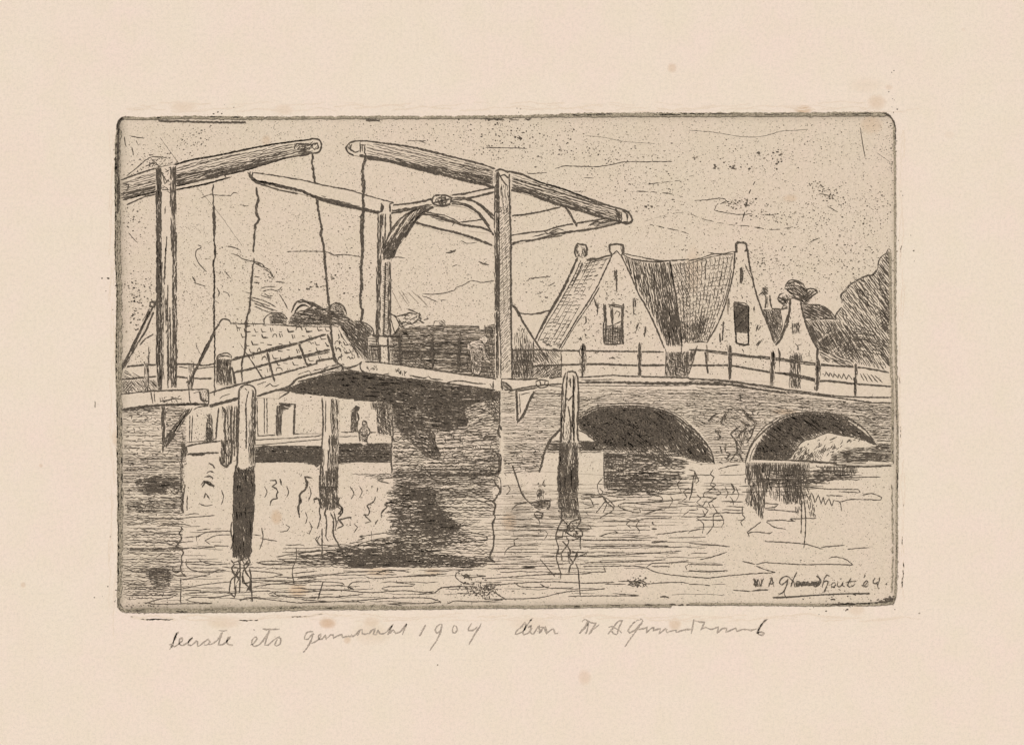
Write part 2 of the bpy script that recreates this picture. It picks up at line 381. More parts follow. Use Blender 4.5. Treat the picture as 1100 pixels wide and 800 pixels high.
for row, y in enumerate((349, 354.5, 361, 368.5, 376, 384, 391.5, 398, 404)):
    x = 250+max(0,(y-352))*.6+R.uniform(0,4)
    while x < (384 if y > 356 else 356):
        q = R.choice(('L','L','~','v','n','-')); l = R.uniform(4,8); dy = R.uniform(-1.6,1.6); w = R.uniform(1.25,1.85)
        if q == 'L': rf.rib(smooth([(x,y+dy-2),(x+1,y+dy+.5),(x+1.8,y+dy+2),(x+l,y+dy+1.7)]), w)
        elif q == '~': rf.rib(smooth([(x,y+dy),(x+l*.3,y+dy-1.2),(x+l*.6,y+dy+1.2),(x+l,y+dy-.2),(x+l+1,y+dy+1.4)]), w)
        elif q == 'v': rf.rib([(x,y+dy-2.2),(x+1.2,y+dy+2.4)], w*1.2); rf.rib([(x+2.2,y+dy-2),(x+3.2,y+dy+1.6)], w)
        elif q == '-': rf.rib([(x,y+dy),(x+l*.7,y+dy+.5)], w*1.2)
        else: rf.rib(smooth([(x,y+dy+1.8),(x+.6,y+dy-1.2),(x+l*.5,y+dy-2),(x+l*.8,y+dy-.8),(x+l*.85,y+dy+1.8)]), w)
        x += l+R.uniform(1.5,6)
rf.ticks('b2 190,520 230,560 310,650 270,700 210,660', 14, (3,6), (40,130), 1.3)
ch = Part('chimney', farhouse, fill='a2 578,492 588,472 610,465 632,472 640,490 618,505 600,500'); ch.ln('a2 578,492 588,470 610,463 632,472 640,492',1.5,double=1)
d = Part('door', farhouse, label='dark open doorway with a ragged canopy', fill='a3 878,490 885,330 900,315 985,318 980,485')
d.ln('a3 985,318 980,400 978,485', 2.2); d.hatch('a3 878,490 885,330 925,322 915,400 912,490', 88, .8, 1.1); d.hatch('a3 885,340 900,312 970,315 965,335 925,360', 15, .8, 1.1); d.ln('a3 900,330 950,322 985,320', 1.6)
d = Part('door', farhouse, label='narrow black doorway', fill='a3 500,525 510,375 530,360 545,380 545,520')
d.hatch('a3 500,525 505,440 515,375 535,362 548,470 548,522', 86, .9, 1.1, dash=(6,22)); d.hatch('a3 500,525 510,440 545,450 548,522', 60, .9, 1); d.ln('a3 510,375 530,400 515,415 540,440', 1.2); d.ln('a3 575,340 565,430 560,510', 1.8)
tree = Part('tree', label='dark rounded clump of treetops rising over the mottled tiled roof', cat='tree', fill='a2 820,490 818,460 835,445 860,432 900,430 930,440 945,462 965,430 985,385 1005,368 1030,362 1060,375 1100,390 b2 20,362 70,375 130,405 165,400 205,375 245,395 262,440 300,475 350,480 385,500 405,525 400,560 372,600 378,690 340,700 325,660 262,590 215,510 180,503 0,500 a2 1100,500')
T1 = 'a2 850,490 845,450 870,432 920,440 940,460 940,495'
tree.hatch(T1, 8, .75, .95, bend=-.6); tree.hatch(T1, 60, 1.1, .8, dash=(3,8)); tree.ln('a2 820,492 818,465 840,442 880,430 920,438 945,465', 1.3)
T2 = 'a2 945,490 960,450 1000,420 1100,405 b2 60,400 160,410 255,440 300,475 215,510 180,500 0,500'
tree.hatch(T2, 10, 1.4, 1.1, dash=(10,34), bend=-1.0); tree.hatch(T2, -14, 1.5, .9, dash=(6,18), bend=-.8); tree.hatch('a2 950,490 970,455 1100,425 b2 180,440 200,500',3,1.2,1.0,dash=(8,20))
tree.hatch('b2 200,480 300,475 350,480 400,530 390,560 370,600 378,690 330,670 262,580 225,505', 52, 1.05, 1.05, dash=(7,26), bend=-1)
tree.hatch('b2 250,470 350,480 400,530 370,600 330,640 280,560', 36, 1.6, .95, dash=(7,20)); tree.hatch('b2 225,505 350,480 400,530 375,600 375,680 300,640', 48, 1.7, 1.25, dash=(8,26), bend=-1); tree.hatch('b2 330,480 405,525 380,560 345,520', 80, 1.2, 1)
tree.hatch('b2 130,410 205,375 255,400 262,445 200,460', 18, 1.2, .95, dash=(5,14)); tree.hatch('b2 165,400 205,375 255,400 250,440', 50, 1.3, .9)
for s in ('a2 965,430 985,385 1020,362 1060,375 1100,395','a2 975,445 1000,400 1030,385 1060,400','b2 0,375 70,375 130,405','b2 165,400 205,375 245,395 262,440','b2 20,362 60,380 110,400 150,412','a2 985,425 1010,395 1035,392','a2 1040,370 1080,395 b2 40,415','b2 300,475 350,480 385,500 405,525 400,560 372,600 378,690'): tree.ln(s, 1.4, double=1)
# brush and low barn beyond the lowered leaf
bush = Part('bush', label='small ragged bush showing above the dark barn roof', cat='bush', fill='b2 500,520 500,435 520,440 560,435 595,405 645,430 660,455 700,460 690,490 740,475 790,468 798,500 560,525')
bush.ln('b2 500,435 530,450 570,440 600,445|b2 590,410 620,420 655,437 650,455 662,470|b2 560,445 600,430 640,440|b2 540,500 570,480 610,490 640,470 680,485|b2 600,470 640,450|b2 675,470 700,460 690,450|b2 520,440 550,500 570,520', 1.4, double=1)
bush.ticks('b2 520,440 640,430 680,480 600,500 540,500', 30, (2,5), (-30,30), 1.1); bush.hatch('b2 755,500 760,475 785,465 798,498', 40, .9, 1.1); bush.ln('b2 728,498 735,475 760,475', .8)
barn = Part('barn', label='long low dark barn beyond the level bridge leaf, between two posts', cat='barn', fill='b2 375,700 378,560 420,545 500,540 560,510 700,502 970,505 975,520 1020,492 1060,488 c2 60,480 70,780 b2 1060,785 700,735 430,695')
BR = 'b2 560,512 690,500 970,505 980,522 1030,495 1060,490 1060,782 700,733 500,700 500,545'
barn.hatch(BR, 1, 1.5, 1.1, dash=(14,50), wob=.5); barn.hatch(BR, 3, 1.9, .95, GREY, dash=(14,40))
barn.hatch('b2 375,700 378,560 500,545 500,700 430,695', 2, 1.5, .9, dash=(6,22)); barn.hatch('b2 370,690 380,600 430,600 430,690', 84, 1.2, 1.0)
barn.hatch('b2 500,550 560,515 700,520 860,560 700,700 520,690', -3, 2.2, 1, dash=(8,30)); barn.hatch('b2 700,600 960,560 900,740 700,700', 1, 1.7, 1.0, dash=(8,30))
for cx in (550, 722, 865): barn.hatch([(320+(cx-12)/5,358),(320+(cx+12)/5,358),(320+(cx+10)/5,394),(320+(cx-10)/5,392)], 88, .9, 1.1, dash=(5,16))
barn.hatch('b2 1000,500 1060,490 1060,780 980,760 1020,620', 78, 1.5, 1, dash=(6,20)); barn.hatch('b2 900,560 930,550 940,740 905,740', 80, 1.2, 1.0)
barn.hatch('b2 490,590 640,590 700,730 500,700', 40, 2.0, .9, dash=(8,18)); barn.ln('b2 690,500 800,500 970,503 975,520', 1.3); barn.ln('b2 400,550 470,555 540,560|b2 500,565 545,515 600,560|b2 545,470 600,570 700,738', 2.0)
barn.ln('b2 375,545 420,548|b2 380,630 520,632', 1.4); barn.ln('b2 500,465 520,540 b2 545,500', 1.1)
quay = Part('quay_wall', label='low dark quay wall with a pale top edge, below the white house', cat='wall', fill='a3 402,545 580,515 760,515 1100,500 b3 0,480 430,478 500,490 510,640 500,640 230,640 110,640 0,632 a3 765,630 600,585 405,592')
quay.ln('a3 405,545 480,530 585,518|a3 405,590 480,583 580,580|a3 430,596 500,590', 1.8, double=1); quay.ln('a3 770,512 900,505 1100,492 b3 130,485', 1.1); quay.ln('a3 770,540 900,530 1000,520 1100,512 b3 60,515 130,508|b3 220,495 320,492', 1.0)
QD = 'a3 765,548 900,542 1100,545 b3 130,542 225,530 500,530 510,635 340,630 225,640 110,640 0,630 a3 765,632'
quay.hatch(QD, 1, .85, 1.15, wob=.4); quay.hatch(QD, 32, 1.6, 1.0, dash=(5,14)); quay.hatch('a3 765,585 1100,590 b3 110,600 110,650 0,632 a3 765,632', 2, .9, 1.2); quay.hatch(QD, 1, 1.3, 1.0, dash=(10,40))
quay.ln('b3 80,630 100,655 120,640', 1.8, double=2); quay.cluster(408,469,14,5,20,(.3,.6))
# people on the quay
p1 = Part('person', label='taller dark person leaning forward on the quay', cat='person', fill='b3 280,470 285,400 280,360 300,340 312,328 330,335 328,352 315,362 322,400 318,440 325,478 300,478')
p1.hatch('b3 280,470 285,400 283,365 300,350 312,330 328,340 315,365 318,440 322,475', 75, .75, 1.0, dash=(4,14)); p1.ln('b3 282,360 300,345 312,330 330,338 322,355 308,358|b3 320,362 326,400 316,440 325,475|b3 275,468 300,470', 1.6)
p1.ln('b3 285,400 298,398 310,372', 1); p1.hatch('b3 282,468 286,370 312,332 328,342 318,420 322,475', 80, .9, 1.3, dash=(4,14)); p1.ln('b3 312,330 328,340 318,352 306,345 312,330', 1.6, double=1)
p2 = Part('person', label='shorter person in mottled clothes stooping at the quay edge', cat='person', fill='b3 330,525 332,450 345,415 360,410 375,430 385,470 375,490 372,530 355,540')
p2.hatch('b3 332,520 334,450 348,425 375,440 383,475 372,525', 70, .95, .95, dash=(3,8)); p2.hatch('b3 334,515 336,455 350,430 374,445 380,475 370,525', 20, 1.3, 1.1, dash=(3,7)); p2.ln('b3 345,415 352,405 366,412 368,428 350,430 345,415', 1.4); p2.ln('b3 345,435 350,412 368,418 372,440|b3 332,520 330,470 345,440|b3 372,440 388,470 372,495 372,530|b3 335,480 355,490 380,480|b3 325,478 340,470', 1.4)
# ================================================================ RIGHT BANK: trees and houses
bt = Part('tree', label='big tree filling the right edge, its crown drawn with long slanting strokes', cat='tree', fill='d2 1080,85 1062,108 1032,130 1015,175 1000,215 960,232 920,245 862,285 822,335 820,375 800,405 788,440 790,475 830,500 870,545 890,640 900,700 d3 900,120 1040,150 1040,0 d2 1090,680')
bt.ln('d2 1085,92 1068,88 1060,110 1032,130 1018,160 1015,190 1000,215 985,230 960,232 920,248 895,262 862,285 845,310 822,330 818,350 830,365 820,378|d2 820,400 795,430 788,455 800,480 785,470', 1.3, double=1)
BT = 'd2 1080,90 1062,110 1032,132 1015,190 1000,218 920,250 862,290 822,340 830,380 790,440 800,480 870,545 960,700 1075,720 1088,400'
bt.hatch('d2 1010,218 1050,125 1082,95 1086,520 1040,420', 50, 2.4, 1.1, dash=(12,34), wob=.6); bt.hatch(BT, 53, 2.1, 1.2, dash=(16,46), wob=.6)
bt.hatch('d2 1030,400 1086,380 1086,720 1040,690 1030,600', 58, 2.1, 1.1, dash=(10,30)); bt.hatch('d2 990,400 1080,420 1086,560 1010,500', -40, 3.0, 1.1, dash=(8,26)); bt.hatch('d2 880,310 940,290 990,400 930,390', 50, 2.2, 1.1, dash=(10,26)); bt.ticks('d2 860,300 920,245 1000,215 980,240 880,300', 12, (3,5), (40,70), 1.2)
bt.hatch('d2 870,520 1000,530 1060,600 1040,650 890,620', 9, 2.3, 1.1, dash=(14,36), bend=-1.4); bt.hatch('d2 880,640 960,650 1060,720 1060,740 900,700', 58, 1.8, 1.1, dash=(8,18))
bt.ln('d2 870,490 930,505 950,520|d2 880,570 960,580 1030,610|d2 870,620 960,640 1040,655', 1)
ht = Part('tree', label='curly topped tree behind the narrow little gable house', cat='tree', fill='d2 475,360 500,325 520,330 512,300 540,258 580,258 620,285 645,300 680,305 692,322 660,345 635,375 700,385 740,405 790,465 800,560 700,560 620,450 600,370 545,360 530,410 490,405')
for s in ('d2 515,300 525,275 545,255 580,258 615,275 620,290','d2 530,275 570,262 600,275|d2 515,300 560,310 600,340 640,370|d2 510,325 490,330 475,355 490,375 515,385 500,405 530,410','d2 620,310 650,300 680,305 692,322 670,335 655,350 630,370','d2 530,300 570,300 610,320|d2 525,285 580,285 640,310|d2 500,345 520,360 540,350|d2 640,385 700,388 745,410 780,445 790,470|d2 480,370 510,360 525,380'): ht.ln(s, 1.35, double=1)
ht.hatch('d2 515,295 545,258 600,268 645,305 690,312 660,345 630,372 560,340', 40, 1.7, 1.25, dash=(6,18)); ht.hatch('d2 540,340 600,330 640,330 650,370 610,380', 30, 1.2, 1.2); ht.hatch('d2 585,320 650,318 645,385 608,390', 44, 1.3, 1.25); ht.hatch('d2 500,340 545,320 545,370 520,385', 60, 1.6, 1.2); ht.ln('d2 520,300 560,330 600,330|d2 600,290 640,330 625,375|d2 485,345 520,365 545,355', 1.8, double=2); ht.hatch('d2 490,370 530,350 530,400 500,405', 40, 1.8, 1.1); ht.hatch('d2 610,310 680,310 650,350 615,355', -40, 1.3, 1.1)
ht.hatch('d2 605,380 700,388 745,412 790,470 620,470', 30, 1.6, 1.2, dash=(8,26)); ht.hatch('d2 600,370 640,385 720,395 780,450 760,470 640,470 615,440', 30, 1.3, 1.05, dash=(8,26), bend=-1); ht.hatch('d2 610,440 640,390 760,440', 24, 1.7, 1)
hg = Part('hedge', label='sloping thicket between the narrow little gable house and the big tree', cat='hedge', fill='d2 620,460 700,468 790,465 830,490 860,540 870,600 880,640 870,690 d3 820,120 690,120 d2 690,690 695,630 660,560')
HG = 'd2 622,465 700,470 790,470 850,500 920,570 930,700 800,660 720,640 690,610 655,560'
hg.hatch(HG, 57, 1.55, 1.25, dash=(8,26)); hg.hatch('d2 700,600 890,690 860,712 720,690 695,640', 30, 2.2, 1.1, dash=(6,18)); hg.hatch('d2 690,560 760,520 880,580 890,690 720,620', -35, 2.6, 1.1, dash=(8,22)); hg.hatch('d2 760,500 870,560 890,660 800,620', 60, 1.3, 1.15, dash=(8,20)); hg.hatch('d2 700,580 760,540 780,600 720,620', -40, 1.3, 1.1)
hg.ln('d2 645,470 700,465 760,460 790,470', 1.3); hg.hatch('d2 700,625 880,680 890,710 820,715 700,660', 25, 2.4, 1.1, dash=(10,26)); hg.hatch('d2 640,470 700,560 690,620 660,560 620,480',52,1.4,1.1)
hg.ln('d3 690,150 700,160 705,140 720,165 725,145 740,168 745,148 765,172 770,150 785,175 795,150 810,180 820,155 840,180', 1.1); hg.ln('d3 880,150 900,185|d3 895,148 920,190|d3 915,150 945,192|d3 935,155 970,195|d3 955,158 995,195', 1.2)
# small white gable
h3 = root('house', 'narrow little white gable house with a small dark window, rightmost of the houses', 'house', 855, 419)
w_ = Part('wall', h3, fill='d2 545,352 600,368 620,460 645,530 695,620 695,700 d3 660,235 470,225 d2 490,800 480,605 470,600 510,530 535,450')
w_.ln('d2 545,355 542,400 535,450 525,495 510,530 490,575 465,605', 2.6, double=1); w_.ln('d2 600,370 608,410 620,460 640,520 665,575 695,630', 2.1, double=1); w_.ln('d2 530,440 515,490 495,545 462,590', 1.0); w_.ln('d2 545,355 570,350 600,368', 1.6, double=1)
w_.ticks('d2 545,380 600,380 640,560 690,700 490,700 500,600', 26, (1,4), (60,130), .9); w_.specks('d2 545,380 600,380 640,560 690,700 490,700 500,600', 130); w_.ln('d2 570,595 585,610 580,630|d2 585,605 605,598', 1)
w_.ln('d2 690,620 688,680 d3 650,235', 2.4, double=1); w_.ln('d2 480,620 488,650 485,700|d2 475,640 482,690 482,760', 2.2, double=1)
b_ = Part('window', h3, fill='d2 555,485 590,480 592,542 558,545'); b_.hatch('d2 555,485 590,480 592,542 558,545', 88, .75, 1.2, dash=(3,12)); b_.ln('d2 555,485 558,545|d2 590,480 592,542', 1.2)
b_ = Part('door', h3, fill='d2 540,655 600,645 612,680 d3 575,225 515,222 d2 540,720'); b_.hatch('d2 540,660 570,645 612,660 605,690 d3 575,80 575,225 515,222', 88, .85, 1.15, dash=(5,22)); b_.hatch('d2 540,665 600,645 612,685 545,690', 20, 1, 1.1)
# dark roofed house between the gables
h4 = root('house', 'small dark-roofed house with a cowl chimney, wedged between two white gables', 'house', 832, 380)
r4 = Part('roof', h4, fill='d2 395,415 490,408 505,460 500,510 460,592 430,510')
r4.hatch('d2 397,417 488,412 500,505 460,590 430,510', 70, .85, 1.1, dash=(8,30)); r4.hatch('d2 400,420 488,415 495,505 460,580', 25, 1.5, 1, dash=(4,12)); r4.ln('d2 395,418 440,408 495,410 530,400', 1.6, double=1); r4.ln('d2 488,412 500,500 470,570', 1.2)
c4 = Part('chimney', h4, fill='d2 375,335 385,330 390,300 405,288 425,295 428,325 442,345 445,412 408,412 412,345')
c4.hatch('d2 385,330 392,297 408,287 425,297 426,325 410,338', 40, .6, 1.2); c4.ln('d2 375,337 395,322 425,330', 1.5); c4.ln('d2 412,335 415,375 408,405|d2 435,335 437,370 444,405', 1.8, double=1); c4.ln('d2 424,345 424,400', 1)
# second large gable
h2 = root('house', 'tall white gable house with one dark window above the railing between two arches', 'house', 790, 410)
r2 = Part('roof', h2, label='tiled roof, left side shaded with dense strokes', fill='c2 742,120 830,150 930,158 1000,150 1100,142 d2 0,150 130,115 245,102 232,230 190,400 150,500 95,590 0,592 c2 1060,612 985,612 905,440 810,270')
DK = 'c2 748,128 830,155 900,165 1000,160 1030,330 1050,480 1060,608 985,610 905,440 810,270'
r2.hatch(DK, 80, 1.75, 1.15, dash=(10,40), wob=.5); r2.hatch(DK, 75, 2.3, 1.1, dash=(6,22)); r2.hatch('c2 930,400 1045,420 1058,600 990,606', 78, 1.1, 1.2, dash=(6,20)); r2.hatch('c2 900,200 960,175 1040,480 1055,600 990,605 905,430', 84, 2.6, 1.1, dash=(5,20))
r2.ln('c2 745,118 790,140 830,150 930,158 1000,150', 1.4, double=1); r2.ln('c2 750,112 830,128 960,150 1100,142 d2 0,150 70,135 130,115 190,112 245,100', 1.1, double=1); r2.ln('d2 20,160 100,135 180,118', 1.0); r2.ln('d2 100,105 180,118 240,112',.9)
r2.ln('c2 998,150 1008,220 1030,330 1040,420 1055,500 1062,612', 1.8, double=1)
# pantile rows of the light slope: courses follow the ridge, seams run down the slope
def lerp(a, b, t): return (a[0]+(b[0]-a[0])*t, a[1]+(b[1]-a[1])*t)
TL, TR, BR_, BL = pts('c2 1005,165')[0], pts('d2 236,122')[0], pts('d2 98,585')[0], pts('c2 1065,600')[0]
def slope(u, v):
    t = lerp(TL, TR, u); b = lerp(BL, BR_, u); p = lerp(t, b, v)
    return (p[0]+2.6*math.sin(math.pi*v)*u*1.2, p[1])
N = 14
for i in range(N+1):
    u = i/N
    k = 0.0
    while k < .97:
        L = R.uniform(.10,.3); r2.rib(smooth([slope(u+R.uniform(-.006,.006), min(.98,k+L*q/4)) for q in range(5)]), .95 if R.random() < .8 else 1.3); k += L+R.uniform(.0,.05)
for j in range(20):
    v = (j+.5)/20
    for i in range(N):
        if R.random() < .86:
            dv = R.uniform(-.014,.014); r2.rib([slope(i/N+.008, v+dv), slope((i+.5)/N, v+dv+.012), slope((i+1)/N-.01, v+dv+R.uniform(-.01,.004))], R.uniform(.75,1.2))
r2.hatch('c2 1065,440 1075,590 d2 60,570 105,460 70,440 0,500', 64, 1.2, 1.25, dash=(8,24)); r2.hatch('d2 20,575 60,470 100,455 60,570', 66, 1.0, 1.3, dash=(8,20)); r2.hatch('c2 1010,165 d2 240,110 225,240 190,395 100,580 c2 1068,595 1040,380', 70, 3.2, .8, GREY, dash=(3,12)); r2.hatch('c2 1062,300 1100,280 1100,590 1066,590', 62, 2.3, .9, dash=(3,10)); r2.hatch('c2 1010,170 d2 10,160 60,180 40,300 0,360 c2 1040,330', 66, 2.2, .9, dash=(3,10)); r2.ln('d2 0,595 60,585 100,592', 1.2)
w_ = Part('wall', h2, fill='d2 252,95 310,92 330,180 345,260 390,410 460,592 480,640 490,800 d3 0,180 c3 970,180 c2 970,640 1060,612 d2 0,592 95,590 150,500 190,400 232,230')
w_.ln('d2 247,105 245,160 235,230 222,290 190,400 150,500 95,592', 1.7, double=1); w_.ln('d2 228,200 210,300 180,395', 1.0); w_.ln('d2 315,92 322,150 332,200 345,260 360,320 390,410 430,510 460,592', 1.9, double=1); w_.ln('d2 302,170 318,210 340,250', 1)
w_.hatch('c2 965,640 1100,635 d2 0,640 45,610 25,680 0,760 c2 1100,775 960,772', 88, .85, 1.15, dash=(6,24)); w_.hatch('c2 1000,640 1100,640 1100,770 1000,770', 20, 1.8, 1, dash=(4,12)); w_.ln('c2 965,610 975,640 970,772|c2 1060,612 1062,640', 1.3); w_.ln('d2 45,605 25,680 0,760', 1.2)
for s in ('d2 208,345 210,440','d2 215,350 212,400','d2 185,475 182,540 178,580','d2 165,540 168,590','d2 352,395 350,420|d2 372,495 360,530|d2 385,500 372,525','d2 390,575 368,610','d2 380,580 362,605','d2 95,600 100,650 105,690','d2 85,640 95,670','d2 285,625 295,640'): w_.ln(s, 1.8, GREY if R.random() < .3 else INK)
w_.ticks('d2 250,120 310,150 380,420 450,600 120,620 200,440', 40, (1,3), (60,130), .8); w_.specks('d2 250,120 310,150 380,420 470,640 470,760 100,760 120,600 200,440', 650); w_.ticks('d2 250,120 310,150 380,420 450,600 120,620 200,440', 50, (.8,2.4), (0,360), 1.1)
w_.ln('d2 272,195 283,190 288,240 280,275|d2 280,190 278,270', 1.8, double=2); w_.ln('d2 90,640 95,700 d3 98,150', 2.2, double=1)
c_ = Part('chimney', h2, fill='d2 252,62 258,55 300,55 308,68 310,95 298,105 262,102 250,98'); c_.ln('d2 262,102 252,98 253,60 262,54 300,56 308,64 312,97 298,100', 2.2, double=2, sm=False); c_.ln('d2 240,104 262,102|d2 300,94 322,96', 2.2, double=1); c_.hatch('d2 252,60 264,58 264,100 252,98', 88, 1.2, 1.2)
b_ = Part('window', h2, fill='d2 242,375 320,398 318,600 255,592'); b_.hatch('d2 244,378 320,400 318,540 246,535', 86, .65, 1.2); b_.hatch('d2 244,378 320,400 318,540 246,535', 20, .8, 1.1); b_.ln('d2 242,375 246,480 255,592 290,604 318,600 320,500 320,400 280,385 242,372', 1.7, double=2); b_.ticks('d2 258,548 314,548 312,595 260,590', 8, (1,3), (0,360), .7)
b_.ln('d2 246,372 300,378 322,395', 1.1)
# first large gable
h1 = root('house', 'white gable house nearest the drawbridge, with a half shuttered window', 'house', 655, 410)
r1 = Part('roof', h1, fill='c2 500,135 545,140 600,140 690,125 610,290 500,470 405,630 270,580 340,450 380,380 460,230')
r1.ln('c2 550,145 580,140 620,138 660,125 688,122', 2.0, double=1); r1.ln('c2 550,150 600,152 680,135', .9)
r1.ln('c2 505,130 495,150 462,225 425,300 380,380 345,440 305,510 270,580', 2.6, double=2); r1.ln('c2 520,150 480,240 400,385 330,500 288,582', 1.1); r1.ln('c2 530,160 500,230 470,290', 1.3)
A_, B_, C_, D_ = pts('c2 520,155 665,140 400,605 290,590')
def sl1(u, v): return lerp(lerp(A_, B_, u), lerp(D_, C_, u), v)
for j in range(23):
    v = .03+j*.043
    for i in range(5):
        if R.random() < .8:
            a0 = (i+R.uniform(0,.25))/5; a1 = (i+R.uniform(.7,1.05))/5; dv = R.uniform(-.01,.01); r1.rib(smooth([sl1(a0, v+dv), sl1((a0+a1)/2, v+dv-.008), sl1(min(1,a1), v+dv+R.uniform(-.02,.012))]), R.uniform(1.0,1.6))
for i in range(1, 6):
    k = .0
    while k < .95:
        L = R.uniform(.07,.2)
        if R.random() < .62: r1.rib([sl1(i/5.3, k), sl1(i/5.3+R.uniform(-.02,.02), min(.99,k+L))], R.uniform(.9,1.4))
        k += L
r1.ticks('c2 270,580 400,600 390,630 300,620', 14, (3,6), (-10,15), 1.1); r1.hatch('c2 520,160 590,150 560,210 500,230', -62, 1.8, .9, dash=(3,9))
c_ = Part('chimney', h1, label='left chimney at the back end of the ridge', fill='c2 488,125 485,90 500,60 545,65 552,110 540,135 505,135')
c_.ln('c2 492,128 486,105 490,85 502,58 520,64 545,67 552,85 551,118 538,130', 2.0, double=2, sm=False); c_.hatch('c2 492,80 506,62 508,100 495,122', 80, 1.5, 1.1); c_.ln('c2 500,60 500,100 510,125', 1.1); c_.ticks('c2 505,70 540,75 540,120 505,120', 6, (2,4), (60,120), 1); c_.hatch('c2 525,80 550,80 550,130 520,125', 70, 1.2, 1.3); c_.ln('c2 490,130 510,125 530,135', 1.4)
w_ = Part('wall', h1, fill='c2 690,115 735,125 800,260 830,330 900,460 968,612 975,640 970,775 c3 970,180 510,178 420,200 c2 415,640 405,625 500,460 610,290')
w_.ln('c2 688,120 650,200 610,285 560,370 500,460 450,545 402,622', 1.5, double=1); w_.ln('c2 620,290 570,380 510,465 460,545 415,622', 1.1); w_.ln('c2 600,310 602,290', 1)
w_.ln('c2 738,125 765,180 800,260 830,330 865,390 900,460 935,540 967,620', 1.6, double=1)
for s in ('c2 600,360 605,405','c2 612,375 608,440','c2 590,350 600,395','c2 800,350 805,440','c2 808,350 815,400|c2 802,400 806,440','c2 830,490 818,520 812,540','c2 822,492 815,515','c2 865,505 862,560','c2 870,505 866,540','c2 545,450 548,480 535,492','c2 540,540 545,555','c2 515,560 525,575 505,570','c2 595,570 600,585','c2 670,675 690,670 705,678','c2 710,668 735,675'): w_.ln(s, 1.5)
w_.ln('c2 700,200 712,240 712,315|c2 712,200 708,260', 1.6, double=2); w_.ln('c2 700,205 705,250', 1.6)
w_.ticks('c2 690,180 740,180 930,580 440,610 600,340', 60, (1,4), (-60,60), .85); w_.specks('c2 690,140 740,150 960,620 960,760 420,760 430,620 600,330', 800); w_.ticks('c2 690,150 730,150 930,580 440,610 600,340', 70, (.8,2.4), (0,360), 1.1)
c_ = Part('chimney', h1, fill='c2 690,118 672,95 675,65 710,60 742,65 748,100 735,127 715,105')
c_.ln('c2 690,120 675,100 672,66 708,60 747,66 749,104 735,125', 2.0, double=2, sm=False); c_.hatch('c2 730,68 748,68 748,105 735,120', 86, 1.2, 1.1); c_.hatch('c2 672,70 684,68 688,110 676,100', 86, 1.3, 1); c_.ln('c2 690,118 712,98 735,125', 1.2); c_.ln('c2 645,72 660,75', 1)
b_ = Part('window', h1, label='window with a dark closed shutter over its lower half', fill='c2 640,380 750,383 748,598 642,595')
b_.ln('c2 642,380 648,450 640,520 645,595|c2 650,385 655,500 648,590', 1.8, double=1); b_.ln('c2 750,380 745,480 748,600|c2 740,395 738,500', 1.5, double=1); b_.ln('c2 670,400 690,385 740,395|c2 665,385 745,405|c2 690,400 692,500 690,595|c2 680,400 686,490', 1.5, double=1)
b_.hatch('c2 645,500 745,495 745,598 645,598', 2, 1.0, 1.15, dash=(6,16)); b_.hatch('c2 690,505 745,500 745,598 690,598', 88, 1.6, 1.1); b_.hatch('c2 645,500 690,500 690,598 645,598', 88, 2.4, 1.0); b_.ln('c2 700,440 712,420 730,430 722,455', 1); b_.ln('c2 645,598 700,600 740,595', 1.6); b_.ln('c2 695,495 745,470', 1.2)
# shed beside the near post
sh = root('shed', 'small dark lean-to shed right beside the tall near post of the middle drawbridge', 'shed', 572, 406)
r5 = Part('roof', sh, fill='c2 150,390 165,395 190,432 250,437 345,415 270,575 400,640 415,640 415,780 340,700 268,580 200,470 150,440')
r5.ln('c2 190,432 220,436 260,437 300,430 350,415', 1.5, double=1); r5.ln('c2 150,385 180,425 215,490 268,575 310,640 345,700', 2.4, double=1); r5.ln('c2 150,480 190,440', 1.3)
w_ = Part('wall', sh, fill='c2 150,400 268,580 345,700 415,640 415,782 150,782'); w_.ln('c2 155,388 180,425 215,490 268,575', 1.5)
w_.hatch('c2 152,620 262,620 258,780 152,780', 88, .85, 1.15, dash=(8,30)); w_.hatch('c2 160,540 215,530 262,600 262,640 155,640', 88, 1.7, .9, dash=(6,20)); w_.hatch('c2 205,560 255,590 258,780 190,780', 80, 1.3, 1.1, dash=(6,24)); w_.hatch('c2 155,640 262,640 258,780 155,780', 5, 2.4, 1, dash=(4,14))
w_.hatch('c2 262,600 400,640 415,690 380,700 265,700', 50, 1.35, 1.05, dash=(8,22)); w_.hatch('c2 265,715 415,710 415,780 265,780', -38, 1.4, 1.05, dash=(8,20)); w_.hatch('c2 265,640 350,640 340,710 265,700', 60, 1.8, 1); w_.hatch('c2 265,700 400,690 415,780 300,780', 55, 2.0, .9, dash=(4,14))
w_.ln('c2 412,640 415,700 412,780', 1.1); w_.ticks('c2 160,480 200,480 240,540 160,560', 12, (2,5), (60,120), .9); w_.ln('c2 265,580 262,780',1.4)
# ================================================================ WATER
def wl(s, w=1.0, double=0, mat=INK): water.ln(s, w, mat, double=double)
def waves(x0, x1, y0, y1, gap, w, L=(20,70), amp=.8, skip=.15, mat=INK):
    y = y0
    while y < y1:
        x = x0+R.uniform(0, 12)
        while x < x1:
            l = min(R.uniform(*L), x1-x)
            if l > 4 and R.random() > skip:
                ph = R.random()*6; tl = R.uniform(-.015,.015)
                water.rib([(x+k*2.5, y+amp*math.sin(ph+k*.23)*.5+amp*.4*math.sin(ph*3+k*.61)+tl*k*2.5) for k in range(int(l/2.5)+1)], w*R.uniform(.7,1.25), mat)
            x += l+R.uniform(2, 16)
        y += gap*R.uniform(.7, 1.3)
